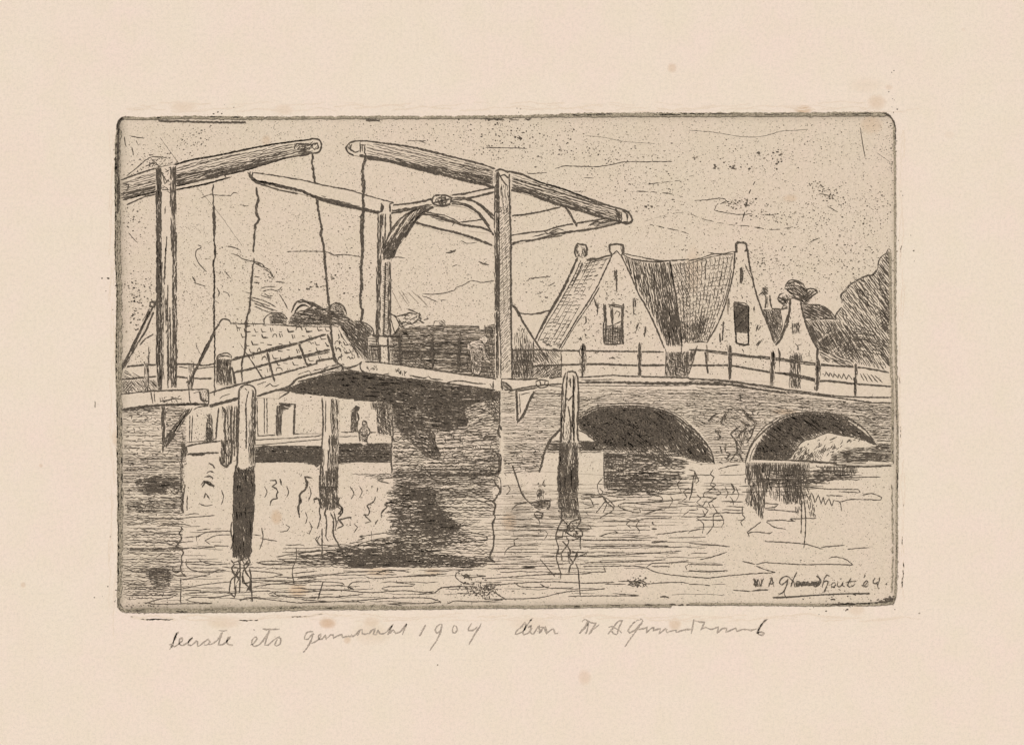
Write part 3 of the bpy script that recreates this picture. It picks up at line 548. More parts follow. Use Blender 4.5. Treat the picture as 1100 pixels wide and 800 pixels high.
# brick-faced abutment mirrored at the left edge
LR = 'a4 60,210 390,205 385,330 375,420 400,545 370,640 200,690 60,660'
water.hatch(LR, 0, 3.0, .9, dash=(10,44), wob=.9, skip=.12); water.hatch(LR, 1, 4.2, .8, GREY, dash=(10,44), wob=.8)
water.hatch('a4 180,530 220,500 310,505 330,540 320,575 300,610 220,600', 1, .95, 1.2, dash=(6,22)); water.hatch('a4 200,520 320,520 320,560 200,560', 2, .9, 1.3); water.hatch('a4 80,395 385,385 385,402 80,405',0,1.0,1.0,dash=(8,30))
for s in ('a4 80,270 150,262 240,238 330,230','a4 160,290 200,305 280,315 380,318','a4 180,230 330,235 450,225 555,217','a4 395,215 440,207 470,210','a4 270,265 360,262 425,272','a4 180,385 230,372 275,370 230,385','a4 90,405 200,398 360,393 480,390 555,387','a4 390,335 480,328','a4 455,297 490,293 530,290','a4 455,355 455,330 520,305 640,300','a4 530,372 500,352 560,325 640,320','a4 550,378 630,382','a4 240,440 275,420 320,428',
  'a4 405,450 400,480 430,510 530,525 570,510 615,512','a4 460,448 500,470 560,480 640,475','a4 380,560 450,548 530,532','a4 380,610 450,595 560,580 640,572','a4 380,640 500,628 650,632 850,620','a4 400,668 440,655 560,655 650,640','a4 395,668 440,682 540,688','a4 180,690 240,670 330,655','a4 170,685 250,693 400,690 540,690','a4 685,672 760,662 850,668 1000,685 1100,682','a4 690,675 720,660 800,655','a4 840,640 860,632 1000,628 1100,625','a4 845,645 900,655','a4 865,630 900,650 1100,660',
  'a4 775,470 850,462 1000,470 1100,465','a4 780,472 850,478 1000,470','a4 885,440 960,425 1100,410','a4 890,448 950,465 1000,470','a4 895,465 1000,462','a4 750,555 850,550 920,535 870,525 805,517','a4 750,575 900,570 1000,580 1100,572','a4 760,600 900,582 1000,590','a4 880,505 960,500','a4 975,528 1100,515','a4 940,555 1100,535','a4 1010,552 1100,550','a4 915,582 1100,560','a4 760,320 800,325','a4 800,340 890,355','a4 805,282 812,330 805,370 792,400','a4 905,305 945,298 955,280 935,267','a4 990,388 992,450 975,490 970,530 980,585'): wl(s, 1.05)
wl('a4 370,275 378,290 362,310 375,335 372,350 345,380 370,395 385,415 375,440 378,470 370,495 378,525 402,548', 1.6, 1); wl('a4 350,490 330,490 325,515 345,525 370,515', 1.1); wl('a4 325,350 345,360 360,375', 1.1); wl('a4 370,550 372,620 370,690', 1.2)
wl('a4 390,130 405,110 405,190', 1.3)
# twisting reflections in the bright water
for s in ('a3 520,635 545,650 555,665','a3 510,690 530,680 552,690','a3 480,755 495,730 520,745 555,758','a3 500,710 530,705 545,720','a3 485,765 505,735 530,740 550,770','a4 490,65 500,35 520,50 550,62','a4 495,125 505,100 525,130','a3 850,730 880,728 885,745 862,762 885,775 895,795 a4 895,90 885,105 890,125 860,135 850,165','a3 905,720 912,755','a3 1075,715 1040,710 1050,750 1040,780 a4 1020,90 1008,110 1015,140 1000,170 1008,230','a4 1100,125 1085,130 1090,150','b3 0,0') [:-1]: wl(s, 1.5, 1)
for s in ('b3 70,715 35,708 45,750 40,775 b4 15,100 8,130 5,170 8,230','b4 85,125 100,120 125,150 115,185 120,230 105,290','b4 430,70 425,90','b4 415,115 410,140 370,165 385,195 378,215 355,212 390,250 360,258','b4 430,240 415,265','b4 450,230 450,200 480,170 465,155 520,140','b4 230,170 240,200 215,230 245,270 210,290','b4 205,250 240,235 285,225 285,240','b4 210,170 235,185 215,210 240,205','b4 145,200 155,260 150,330 165,355','b4 130,285 130,380 130,450','b4 175,200 190,240 190,320 215,370 245,435','b4 105,330 95,345 120,380','b4 118,325 105,350','b4 135,570 120,620 108,670','b4 195,200 205,260 200,300'): wl(s, 1.4, 1)
wl('b4 320,350 360,340 330,330 400,320 470,310', 1.2); wl('b4 320,385 330,370 420,345 500,340', 1.2); wl('b4 395,300 395,350',.8); wl('b4 275,610 265,600 300,575 385,572 385,580', 1.2); wl('b4 270,600 300,615 385,608 340,598 275,602', 1.3)
# shadowed middle: the pier's reflection
PR = 'b3 425,720 510,690 700,680 1080,690 b4 1075,60 1060,200 1045,340 1035,460 1000,500 740,505 200,500 90,440 170,385 350,350 490,340 500,280 470,190 500,90 510,10'
water.hatch('b3 250,698 510,690 1075,690 b4 1080,60 1000,110 720,140 510,100 510,20 430,30 390,5', 0, 1.25, 1.1, dash=(16,60), wob=.8); water.hatch('b4 510,60 1060,90 1050,230 900,280 500,260 480,150', 1, 2.2, 1.05, dash=(14,60), wob=.8, end=5); water.hatch('b4 510,250 1045,270 1040,480 500,480', 1, 2.6, 1.0, dash=(20,60), wob=.9, end=5)
CORE = 'b4 510,40 680,60 740,80 790,180 880,270 940,330 960,360 800,370 740,420 1000,470 960,500 500,495 240,490 90,440 280,380 470,345 505,280 480,180'
water.hatch(CORE, 2, 1.75, 1.35, dash=(14,46), wob=.9, end=12); water.hatch(CORE, -5, 3.2, 1.2, dash=(10,30), end=8); water.hatch('b4 640,90 740,90 790,190 910,290 800,320 640,300', 6, 1.45, 1.35, dash=(10,30), end=6); water.hatch('b4 240,470 400,420 620,440 640,490 300,500', 1, 1.4, 1.4, dash=(12,40)); water.hatch('b4 640,200 780,200 900,290 700,300',-10,2.2,1.2,dash=(6,20), end=6)
water.hatch('b4 0,410 160,400 400,400 700,420 1040,450 1000,500 100,500 0,490', 0, 1.9, 1.1, dash=(16,50), wob=.8)
water.hatch('b3 510,720 760,700 1060,720 b4 1060,40 700,60 520,50', 0, 2.4, 1.1, dash=(14,50), end=6)
for s in ('b4 0,425 100,405 270,400','b4 160,382 250,385 275,400','b4 275,368 345,355','b4 1050,0 1085,20 1090,95 1070,110','b4 930,310 1010,325 1020,345 980,352','b4 960,130 1050,165','b4 785,420 880,445 1040,460','b4 0,555 130,540 300,520 480,518 520,525','b4 365,545 400,555 560,545 740,540','b4 0,570 130,572 240,580 250,590 150,595','b4 450,610 480,600 620,595 630,585 530,578 530,565','b4 450,612 500,622','b4 0,630 200,618 400,630 560,620 730,632 770,605 880,595','b4 200,655 350,640','b4 0,685 300,675 500,660 700,660 770,680 700,688 490,690','b4 20,668 180,680','b4 740,630 770,608 860,598 950,600','b4 0,605 100,620','b4 60,655 200,652','b4 420,530 480,510 600,520','b4 480,690 560,700','b4 850,520 850,550 890,580 950,585','b4 850,530 880,510 940,510','b4 1000,610 1010,590 1060,585 1100,590','b4 800,690 850,675 960,680 1100,670','b4 560,545 800,530','b4 640,640 730,625'): wl(s, 1.1)
wl('b4 1055,20 1060,45 1090,80 1060,130 1045,140 1060,165 1050,210 1060,225 1045,260 1052,330 1048,390 1035,420 1030,450 1060,465', 1.7, 1)
wl('b4 475,100 500,90|b4 430,30 490,45|b4 505,290 495,280 520,262', 1.4, 1)
water.cluster(516,632,18,8,150,(.4,1.0)); water.ticks('b4 860,590 1000,600 1080,640 1000,670 900,640', 60, (1,4), (0,360), 1.1); water.cluster(504,618,8,3,22,(.6,1.4)); water.ln('b4 880,535 910,550 1010,540', 1.5)
# fine level ruling of the lit water, middle and right
waves(538, 740, 521, 566, 3.2, .55, (20,80), .3, .25, GREY); waves(530, 628, 520, 612, 2.6, .55, (16,60), .3, .2, GREY); waves(520, 700, 553, 612, 4.0, .7, (40,120), .4, .35); waves(140, 330, 610, 645, 4.2, .75, (20,80), .8, .4); waves(330, 540, 612, 648, 4.4, .75, (20,90), .8, .4)
waves(135, 240, 565, 645, 3.4, .7, (20,70), .7, .3); waves(530, 640, 600, 640, 5, .7, (30,90), .8, .5)
for s in ('c4 0,155 60,175|c4 520,115 560,105 650,120 700,165 690,190 620,230','c4 520,130 570,130 590,170 540,180','c4 545,200 560,215','c4 510,265 560,268 575,285 550,295 510,290','c4 615,95 640,120 660,150 640,200','c4 600,205 650,140 655,120','c4 640,130 700,180','c4 615,95 610,50 635,20','c4 720,160 760,150 900,160','c4 720,160 730,175 800,200 840,200 835,180 800,185','c4 760,150 880,145 960,135 950,115 870,98','c4 700,110 830,100','c4 690,80 860,85 1000,105','c4 865,208 920,190 990,172','c4 990,180 1015,135 1000,115','c4 1070,215 1100,195|c4 1065,140 1090,120 1070,90 1100,70','c4 765,235 785,240 765,265 790,285','c4 815,235 835,240 815,275 835,300 830,315','c4 620,330 680,310 720,310 690,295|c4 620,325 650,335','c4 840,235 1010,228','c4 530,350 850,350','c4 740,335 830,330','c4 900,365 985,355','c4 530,385 800,380 990,380','c4 920,320 1100,298','c4 530,435 700,430 1060,408','c4 540,470 800,465 975,455','c4 530,490 800,488 870,497','c4 640,488 655,520 600,520 530,530 300,535 100,550 0,555','c4 870,497 900,475 1000,470 1100,460','c4 870,495 920,520 1000,535 1100,545','c4 900,490 1000,492','c4 1100,475 1082,490 1090,510','c4 0,600 150,582 370,572 550,580 700,575','c4 300,582 340,605 480,605','c4 650,585 760,585','c4 720,570 840,572','c4 860,585 960,578 1050,575 1100,580','c4 0,665 120,665 300,658 420,630 540,618 650,610','c4 160,575 200,600 350,600','c4 450,652 520,648','c4 515,650 600,648 830,648','c4 690,635 830,645','c4 290,700 500,700','c4 200,280 240,272 300,270','c4 110,430 120,400 165,375 160,350 185,335','c4 340,530 420,528','c4 380,545 300,450','c4 200,500 300,488 380,490','c4 505,440 550,420 548,430','c4 1040,150 1100,160','c4 790,350 850,350','c4 160,150 180,150 250,145','c4 150,185 175,160 230,150','c4 150,187 250,185','c4 290,290 305,305 290,315','c4 325,295 342,315 325,345','c4 60,110 90,100 75,55','c4 100,60 130,55 140,80 120,105','c4 0,330 15,335 10,350 0,355','c4 0,120 60,150 65,175'): wl(s, 1.1)
water.ticks('c4 760,560 860,570 870,600 780,600', 26, (1.5,4), (-30,60), 1.4); water.cluster(684,625,8,6,40,(.5,1.2)); water.ln('c4 945,655 970,652 995,660|c4 900,260 915,265|c4 900,288 928,290|c4 905,250 908,265', 1.9); water.ln('c4 0,465 30,460 60,468|c4 20,440 60,465', 1.8); water.ln('c4 900,358 985,355|c4 200,492 275,490|c4 210,500 275,494', 1.5)
water.ln('c4 0,590 20,600 0,620|c4 10,600 120,670', 1.3)
# mirrored arches
water.hatch('c3 635,560 760,560 1100,600 1080,680 c4 1000,70 700,75 640,60', 0, 2.1, 1.2, dash=(16,60), wob=.9); water.hatch('c3 640,590 960,620 900,760 660,770', 1, 2.4, 1.1, dash=(10,40), wob=.9); water.hatch('c3 760,570 1100,600 1100,640 800,620', 1, 1.6, 1.0, dash=(12,40)); water.hatch('c3 650,700 940,690 990,790 680,800', 1, 2.1, 1.2, dash=(10,40), wob=.9, end=12)
water.hatch('c3 635,590 690,590 690,780 c4 690,80 640,80', 88, 1.1, 1.15, dash=(6,24)); water.hatch('c3 690,590 780,600 760,700 690,690', 88, 2.2, 1.0, dash=(3,8)); water.hatch('c4 680,20 960,25 900,70 700,60', 1, 1.6, 1.1, dash=(8,28))
for s in ('c3 1100,640 960,650 830,680 1000,700 1080,690','c3 800,620 980,640','c3 900,690 1060,705','c3 700,650 860,660','c4 740,0 1000,15 1100,12','c4 1000,0 1060,22 1100,18','d3 0,640 30,650 28,680','d3 30,650 50,700 35,715','d3 0,690 55,685','d3 20,700 10,765','d4 25,0 15,90 0,130','d4 0,10 35,5 30,40','d3 260,615 200,625 150,640','d3 125,640 110,665 130,680 110,720 140,745','d4 115,40 140,50 105,80 80,90 75,110 120,120 145,115 100,145 110,170','d4 150,80 165,95 140,105','d4 120,150 145,190 125,210 125,260 90,305','d4 70,180 85,210 40,220 75,250 70,300','d4 0,290 70,275','d4 0,160 75,155','d4 0,180 45,178 40,165','d3 215,710 235,740 225,765','d4 215,45 235,80 222,90','d4 210,110 225,130 228,155','d4 275,160 275,200 290,220 265,240 275,262','d4 370,240 300,292 310,318|d4 298,298 350,292 415,300 430,290','d4 390,340 480,345 600,355 685,380','d4 0,350 120,358 210,368','d4 55,435 120,420 195,395','d4 275,442 340,458','d4 345,460 390,450 500,455 600,460 720,458 845,462','d4 345,465 390,485 445,500 250,512 100,528 0,520','d4 845,462 800,430 745,420 718,430','d4 0,458 120,460 175,462','d4 0,490 90,497 200,490','d4 0,560 60,562 110,568','d4 225,590 320,598','d4 345,590 410,588','d4 430,628 560,622 760,610 930,606','d4 890,105 940,95 990,115 985,128 830,125 770,140','d4 400,235 470,232 545,238 520,225 655,222','d4 398,240 440,268 498,278','d4 390,175 470,182 560,190','d4 380,145 460,150 440,165 390,170','d4 590,60 720,72 870,75 880,90','d4 640,20 900,12 985,10','d4 770,85 880,90','d4 705,105 790,108','d4 570,440 580,435','d4 680,370 800,360','d4 815,380 925,372'): wl(s, 1.15)
wl('d4 588,90 598,180 600,280 590,375|d4 572,0 575,100 580,200 575,300', 1.2, 1)
water.hatch('d3 290,605 420,605 420,640 400,765 d4 380,230 350,200 330,165 300,160 290,130 300,60 295,20 d3 290,720', 87, .95, 1.3, dash=(8,34)); water.hatch('d3 420,605 620,610 620,760 d4 590,60 570,150 500,150 420,120 400,60', 88, 1.25, 1.2, dash=(5,20)); water.hatch('d3 400,640 860,620 860,670 700,700 620,720 d4 560,50 380,60', 1, 2.1, 1.1, dash=(10,32), wob=.7); water.hatch('d3 640,620 880,625 850,670 750,680', 88, 1.5, 1.15, dash=(3,12)); water.hatch('d3 480,630 570,620 580,760 d4 560,140 500,140', 88, 1.0, 1.2, dash=(5,18)); water.hatch('d3 330,612 600,612 600,660 330,660', 88, .9, 1.2, dash=(6,16))
water.hatch('d4 500,60 600,60 660,130 640,150 500,150', 80, 2.2, 1.2, dash=(4,10)); water.hatch('d4 612,150 655,150 655,215 615,215', 82, 1.7, 1.4, dash=(5,12)); water.ln('d4 600,90 620,130 630,90 650,140 665,100 680,150 690,110 700,155 720,120 735,160 745,130 775,140 785,185', 1.0); water.hatch('d4 540,160 570,160 570,200 545,200', 84, 1.5, 1.2)
water.hatch('d4 380,20 700,20 700,60 380,70', 0, 2.3, 1.05, dash=(8,24)); water.hatch('d3 640,640 860,640 880,700 640,700', 0, 2.2, 1, dash=(10,30))
waves(650, 880, 655-145, 530, 4, .9, (20,50), .5, .3); waves(545, 780, 566, 645, 9, .7, (30,110), .7, .6)
waves(640, 800, 520, 560, 4.5, 1.0, (14,50), .8, .3); waves(640, 760, 560, 600, 5.5, .8, (30,90), .6, .4); waves(540, 640, 530, 600, 4.5, .8, (20,60), .5, .35)
for q in ('c4 640,90 720,100 800,95','c4 655,110 760,120 900,118','c4 700,60 860,70 1000,62','c4 900,40 1010,50 1090,40','c4 620,70 640,90 625,110','c4 560,110 600,120 640,115','c4 530,150 560,160 620,155','c4 880,130 960,140 1060,130','c4 640,150 700,140 760,130','c3 960,700 1000,720 980,740 1020,760','c3 1040,690 1060,720 1040,750 1060,790','d4 40,100 60,120 40,140 65,160','d4 90,130 70,160 100,180 80,210','d4 185,60 200,90 190,120','d4 240,60 255,100 245,130','d4 160,200 180,240 165,270','a4 820,60 835,90 820,120','a4 940,60 950,90 940,120','a4 1040,200 1050,230 1040,260','b4 60,60 70,100 55,140','b4 280,60 300,100 285,130','b4 330,60 345,90 330,120','b4 300,260 320,280 300,310','b4 60,250 75,280 60,320','a4 590,80 600,120 588,160','a4 470,150 500,165 540,160'): wl(q, 1.1)
water.hatch('c4 645,60 1000,60 900,110 700,115', 0, 3.2, 1.05, dash=(14,44), wob=1.0, end=14); water.hatch('d3 430,640 900,640 860,700 620,720 430,700', 0, 3.2, 1.0, dash=(14,40), wob=.9, end=10); water.hatch('d4 380,20 620,20 600,110 420,110', 0, 4, 1.0, dash=(10,26), wob=.9, end=8)
waves(300, 420, 585, 600, 3.5, 1.0, (20,60), .7, .3); waves(150, 540, 603, 615, 4, .95, (20,70), .8, .3)
# pile reflections
water.hatch('a4 650,180 765,180 760,280 745,440 720,460 690,460 650,440', 88, .8, 1.35, dash=(8,40)); water.hatch('a4 650,180 765,180 745,440 650,440', 82, 1.3, 1.1, dash=(6,20)); water.hatch('a4 650,180 765,180 745,440 650,440', 88, .9, 1.2)
for s in ('a4 645,250 640,300 650,360 640,400','a4 640,455 660,480 645,500 665,540 640,565 632,630 650,640','a4 680,455 690,500 670,540 690,560 685,630','a4 745,380 752,410 735,440 745,470 710,485 720,520 745,560 735,620','a4 655,470 700,455 715,480 740,450','a4 720,460 740,480 705,520 715,580 735,600 725,625','a4 650,490 680,500 660,570 665,650','a4 690,455 688,630','a4 700,540 705,580 745,575 742,630','a4 740,500 748,540 755,680','a4 655,520 680,560 670,580','a4 640,640 660,655 668,590'): wl(s, 1.4, 1)
water.hatch('b4 112,0 215,0 215,110 225,170 190,190 130,190 115,130', 88, .85, 1.3, dash=(5,24)); water.hatch('b4 112,0 215,0 215,120 190,160 130,170', 80, 1.2, 1.1, dash=(5,16)); wl('b4 85,130 110,125 125,180|b4 210,120 225,125 205,150 240,180 235,205|b4 150,180 140,220', 1.5, 1)
water.hatch('c4 405,70 500,70 510,170 515,220 480,235 410,220 390,150', 88, .85, 1.35, dash=(5,24)); water.hatch('c4 400,90 505,90 512,200 400,200', 75, 1.4, 1.1, dash=(4,14)); water.ticks('c4 405,200 520,200 510,320 420,320', 22, (3,7), (40,140), 1.5)
for s in ('c4 400,215 420,240 395,290 385,340 400,390 388,440 400,490 412,530 410,555','c4 410,225 460,280 430,300 480,330 520,325 515,370 520,400','c4 500,210 520,240 500,280 525,300 530,325 490,345 470,350','c4 420,355 450,385 465,410 460,440 480,470 465,490 455,530','c4 440,330 455,360 430,400 410,420 390,420','c4 470,405 495,420 490,450 470,470','c4 490,470 505,510 510,580 518,650','c4 390,290 440,295 470,250 510,240 500,215','c4 385,340 420,335 425,300','c4 415,420 418,460 440,460','c4 500,440 510,435 550,420','c4 450,410 458,470 470,480|c4 500,410 495,440 480,455'): wl(s, 1.3, 1)
water.specks([(130,502),(960,502),(960,645),(130,652)], 5200, (.28,.58), GREY); water.specks([(130,502),(960,502),(960,645),(130,652)], 420, (.25,.6))
water.specks('b3 0,640 500,640 500,800 b4 480,380 0,400', 260)
water.cluster(164,640,34,12,60,(.3,.8)); water.cluster(905,640,50,16,60,(.3,.9)); water.cluster(500,640,90,10,60,(.3,.8))
# small moored skiff
boat = Part('rowing_boat', label='tiny dark rowing boat on the water between brick pier and square pile', cat='rowing boat', fill='c4 245,155 275,135 285,80 300,68 322,80 325,125 355,130 352,165 335,185 300,195 270,180')
boat.hatch('c4 250,155 285,130 325,128 355,133 350,165 300,192 275,178', 5, .8, 1.2); boat.hatch('c4 280,130 285,82 300,70 322,82 324,130', 85, .8, 1.3, dash=(3,10)); boat.ln('c4 240,152 285,145|c4 330,140 355,135 350,168 335,185', 1.6, double=1); boat.cluster(582,541,8,5,26,(.5,1.3)); boat.cluster(580,529,3,7,20,(.5,1.2)); boat.ln('c4 325,25 315,50 328,62|c4 318,55 330,60', 1.3); boat.ln('c4 272,200 285,195 315,205 310,230 280,228 270,205', 1.8, double=1); boat.ln('c4 275,215 320,215|c4 290,230 300,265', 1.4)
rope = Part('rope', label='thin mooring rope slanting down from the brick pier to the tiny rowing boat', cat='rope'); rope.ln('c3 75,420 95,470 130,590 165,690 200,795 c4 225,130 262,165', 1.25, double=1)
# ================================================================ ARCH BRIDGE
ab = root('arch_bridge', 'stone and brick canal bridge with two low round arches, on the right', 'bridge', 750, 495)
WALL = 'c3 85,430 85,195 150,185 260,182 420,178 510,180 700,172 1100,178 d3 0,175 200,185 420,215 560,235 740,265 880,275 1045,290 1050,520 965,520 290,600 250,600 135,610 c3 630,560 350,540 300,680 200,690 90,590'
wall = Part('wall', ab, fill=WALL)
RW = 'c3 90,255 175,250 420,235 510,235 1100,240 d3 200,215 430,240 740,285 1045,310 1050,515 965,518 940,480 880,430 800,380 700,345 600,342 500,358 440,395 370,455 310,540 288,600 140,606 105,520 60,450 0,395 c3 1000,355 900,325 780,318 660,325 590,345 500,395 405,455 345,520 300,675 230,690 110,560 90,430'
wall.hatch(RW, 0, 2.25, .75, dash=(8,40), wob=.6, skip=.08); wall.hatch(RW, 1, 3.6, .65, GREY, dash=(8,40), wob=.6); wall.hatch('d3 0,215 430,245 740,290 1045,315 1045,400 860,400 700,335 580,335 420,370 350,420 200,390 0,350', 6, 3.2, .8, dash=(6,24), wob=.6)
wall.hatch('d3 750,290 1045,320 1048,500 970,500 900,420', 4, 2.2, .85, dash=(6,24), wob=.6, skip=.15); wall.hatch('c3 100,560 330,560 300,680 110,690', -4, 2.2, .9, dash=(6,20), skip=.2); wall.hatch('c3 510,300 600,300 530,350 510,370', -25, 2.4, .8, dash=(6,16))
wall.ticks(RW, 170, (1,2.6), (70,110), .95); wall.ticks(RW, 120, (2,4.5), (-8,12), 1.35); wall.specks(RW, 420)
wall.ticks('c3 110,690 300,640 320,560 150,560', 26, (2,5), (-60,60), 1.2)
# voussoir lines round both arches
wall.ln('c3 500,385 590,335 680,320 820,318 950,338 1040,378 1100,425|c3 520,300 600,290 650,275', 1.0); wall.ln('d3 300,595 320,520 370,440 440,385 520,350|d3 290,600 300,560 325,500', 1.1); wall.ln('d3 700,345 800,375 890,425 940,480 965,520|d3 780,355 860,400 920,450', 1.2, double=1)
wall.hatch('d3 500,335 620,325 760,350 900,430 880,425 800,378 700,348 600,345', -70, 3.6, .8)
# cutwater with its weeds and rings between the arches
for s in ('d3 160,400 190,350','d3 180,395 195,352','d3 140,440 165,475 145,490','d3 190,510 185,550 210,560 190,590','d3 160,520 170,560','d3 265,420 230,440 215,460 240,500 245,550 210,600','d3 250,480 270,450 300,430','d3 260,560 275,600 285,590','d3 100,395 125,365 160,350','d3 280,340 300,370 345,400','d3 270,400 300,420','d3 350,400 330,440 320,470 300,500','d3 260,255 268,290'): wall.ln(s, 1.5, double=1)
wall.hatch('d3 275,335 300,345 345,395 350,415 300,385', 38, 1.1, 1.35); wall.hatch('d3 255,385 300,400 330,425 290,420', 30, 1.1, 1.4); wall.hatch('d3 235,430 290,440 340,420 330,450 290,490 270,540 250,560 240,500', 70, 1.2, 1.3, dash=(3,12)); wall.hatch('d3 130,440 165,430 170,480 150,490', 50, 1.7, 1.1, dash=(3,8)); wall.hatch('d3 240,540 280,540 270,590 245,570', 60, 1.2, 1.3); wall.hatch('d3 0,360 120,380 170,400 40,430', 25, 2.2, .85, dash=(6,14)); wall.hatch('d3 190,330 320,320 360,400 300,430 220,440 180,420', 40, 3.0, .8, dash=(4,10))
# arches
WT = 'c3 500,400 545,368 600,345 680,332 820,330 950,350 1040,390 1100,440 d3 0,410 60,470 110,540 132,612'
a1 = Part('arch', ab, label='wider left arch, its vault hatched nearly black, with a pale gap at its left foot', fill='c3 300,680 320,600 350,520 410,455 '+WT+' d3 60,612 0,600 c3 1000,600 640,580 640,700')
a1.ln('c3 296,682 310,640 325,580 355,515 385,480 415,452', 2.6, double=2); a1.ln('c3 500,398 '+WT[11:], 1.7, double=2)
DK1 = 'c3 500,400 600,348 680,335 820,333 950,352 1040,392 1100,442 d3 0,415 60,475 110,545 128,608 60,600 c3 1100,600 1040,560 850,570 700,562 640,560 570,490 510,450'
a1.hatch(DK1, 42, 1.15, 1.25, dash=(10,36)); a1.hatch('c3 500,400 600,348 680,335 820,333 950,352 1040,392 1060,470 1000,540 800,560 640,555 570,490 510,450', -20, 1.15, 1.2, dash=(8,30)); a1.hatch('c3 500,400 600,348 680,335 820,333 950,352 1040,392 1020,480 940,540 700,550 640,530 570,480 510,440', 3, 1.25, 1.25, dash=(8,30)); a1.hatch('c3 510,400 680,340 950,355 1000,420 900,500 600,470',42,1.5,1.2,dash=(6,24))
a1.hatch('c3 505,402 600,352 680,338 820,336 950,355 1030,392 1060,440 1040,520 960,550 700,552 640,545 570,485 515,445', 38, .72, 1.2, dash=(12,40)); a1.hatch('c3 1000,385 1100,448 d3 60,480 108,545 128,606 70,600 c3 1050,590 980,540', 58, 1.5, 1.3, dash=(12,40), bend=1); a1.hatch('c3 620,470 900,440 1040,560 980,650 850,600 650,560', 40, 1.4, 1.1, dash=(10,30)); a1.hatch('d3 0,440 60,490 120,600 50,600 0,590', 62, 1.8, 1.25, dash=(10,40)); a1.hatch('c3 980,430 1100,450 d3 40,590 c3 1050,600 980,520', 52, 1.7, 1.1, dash=(8,26))
a1.hatch('c3 640,556 1100,556 d3 110,560 125,608 60,612 c3 1040,600 640,600', 0, 1.5, 1.1, dash=(10,34), wob=.6); a1.hatch('c3 345,518 415,512 415,570 335,572', 2, .9, 1.25); a1.hatch('c3 505,515 620,520 660,572 505,572', 2, .85, 1.3); a1.hatch('c3 505,515 620,520 650,570 505,572', 40, 1.4, 1.2); a1.specks('c3 340,580 630,580 620,680 310,680', 60)
a1.ln('c3 510,460 550,480 600,520', 1.6, double=1); a1.ln('c3 505,578 630,578|c3 330,578 405,578', 1)
a2_ = Part('arch', ab, label='narrower right arch, dark under the crown with a pale bank seen through it', fill='d3 290,605 305,560 330,510 380,455 450,395 520,360 620,348 720,355 800,385 880,440 940,490 965,525 960,600 600,608')
DK2 = 'd3 320,590 345,520 385,455 450,397 520,362 620,350 720,357 800,387 880,442 945,495 960,520 905,488 860,475 800,468 760,460 710,452 660,470 600,488 560,515 540,560 520,590'
a2_.hatch(DK2, 38, 1.15, 1.2, dash=(8,30)); a2_.hatch('d3 420,430 520,364 620,352 720,359 800,390 870,440 840,460 700,440 600,470 500,500 440,500', 10, 1.15, 1.25, dash=(8,30)); a2_.hatch('d3 400,450 450,402 520,367 620,355 720,361 800,392 870,440 850,455 760,445 640,455 560,490 440,520', 40, .8, 1.2, dash=(10,30)); a2_.hatch(DK2, 36, 1.0, 1.3, dash=(12,36)); a2_.hatch('d3 320,595 345,525 400,470 470,500 540,515 525,588', 2, 1.5, 1.2, dash=(8,30)); a2_.hatch('d3 330,590 350,530 400,460 440,480 430,590', 60, 1.2, 1.2, dash=(6,20)); a2_.hatch('d3 450,400 620,354 800,392 880,450 760,440 560,470', -30, 1.6, 1.1, dash=(6,20)); a2_.hatch('d3 320,595 350,520 400,470 460,500 420,590', 86, 1.4, 1.2, dash=(6,22)); a2_.hatch('d3 350,520 460,500 540,560 500,590 340,590', -14, 1.5, 1.1, dash=(6,22)); a2_.hatch('d3 400,500 540,510 530,580 420,580', 35, 2.0, 1, dash=(5,16)); a2_.hatch('d3 860,440 945,495 960,520 880,485',40,1.0,1.3)
a2_.ln('d3 290,605 305,555 330,505 380,450 450,395 520,360 620,348 720,355 800,385 880,440 940,490 965,525', 1.7, double=2); a2_.ln('d3 312,600 325,550 350,510', 1.2)
a2_.ln('d3 520,585 545,545 570,510 600,490 650,478 710,452 760,462 800,468 850,478 905,492', 1.2); a2_.hatch('d3 540,560 560,530 600,520 640,560 620,600 530,600', -50, 1.4, 1.35, dash=(3,10)); a2_.hatch('d3 610,560 700,530 700,560 680,600 610,600', 60, 1.2, 1.3, dash=(3,10)); a2_.ticks('d3 600,500 700,470 900,495 860,520 700,560 620,540', 24, (2,6), (-50,-15), 1.2); a2_.ticks('d3 700,530 800,520 720,580 690,580', 14, (2,5), (-60,-30), 1.2)
a2_.hatch('d3 740,560 800,530 960,525 960,600 720,600', -2, 1.2, 1.2, dash=(8,26)); a2_.hatch('d3 780,550 950,545 950,590 740,590', -3, 1.0, 1.3, dash=(8,26)); a2_.ln('d3 330,588 500,592 700,604 800,606 960,600', 1.6, double=2)
qr = Part('quay_wall', label='short dark quay edge at the foot of the narrower arch, at the right plate edge', cat='wall', fill='d3 790,535 960,515 1045,518 1050,612 1020,616 760,612 760,560')
qr.hatch('d3 790,540 960,518 1045,520 1048,600 900,608 760,605 750,570', 1, 1.15, 1.2, dash=(12,40)); qr.hatch('d3 790,560 1040,570 1040,600 780,600', -3, 1.3, 1.2, dash=(8,26)); qr.ln('d3 960,520 1045,516 1050,610|d3 740,615 900,625 1040,620', 1.4, double=1); qr.hatch('d3 960,520 1045,520 1045,560 960,560', 0, 1.7, 1.1, dash=(8,20))
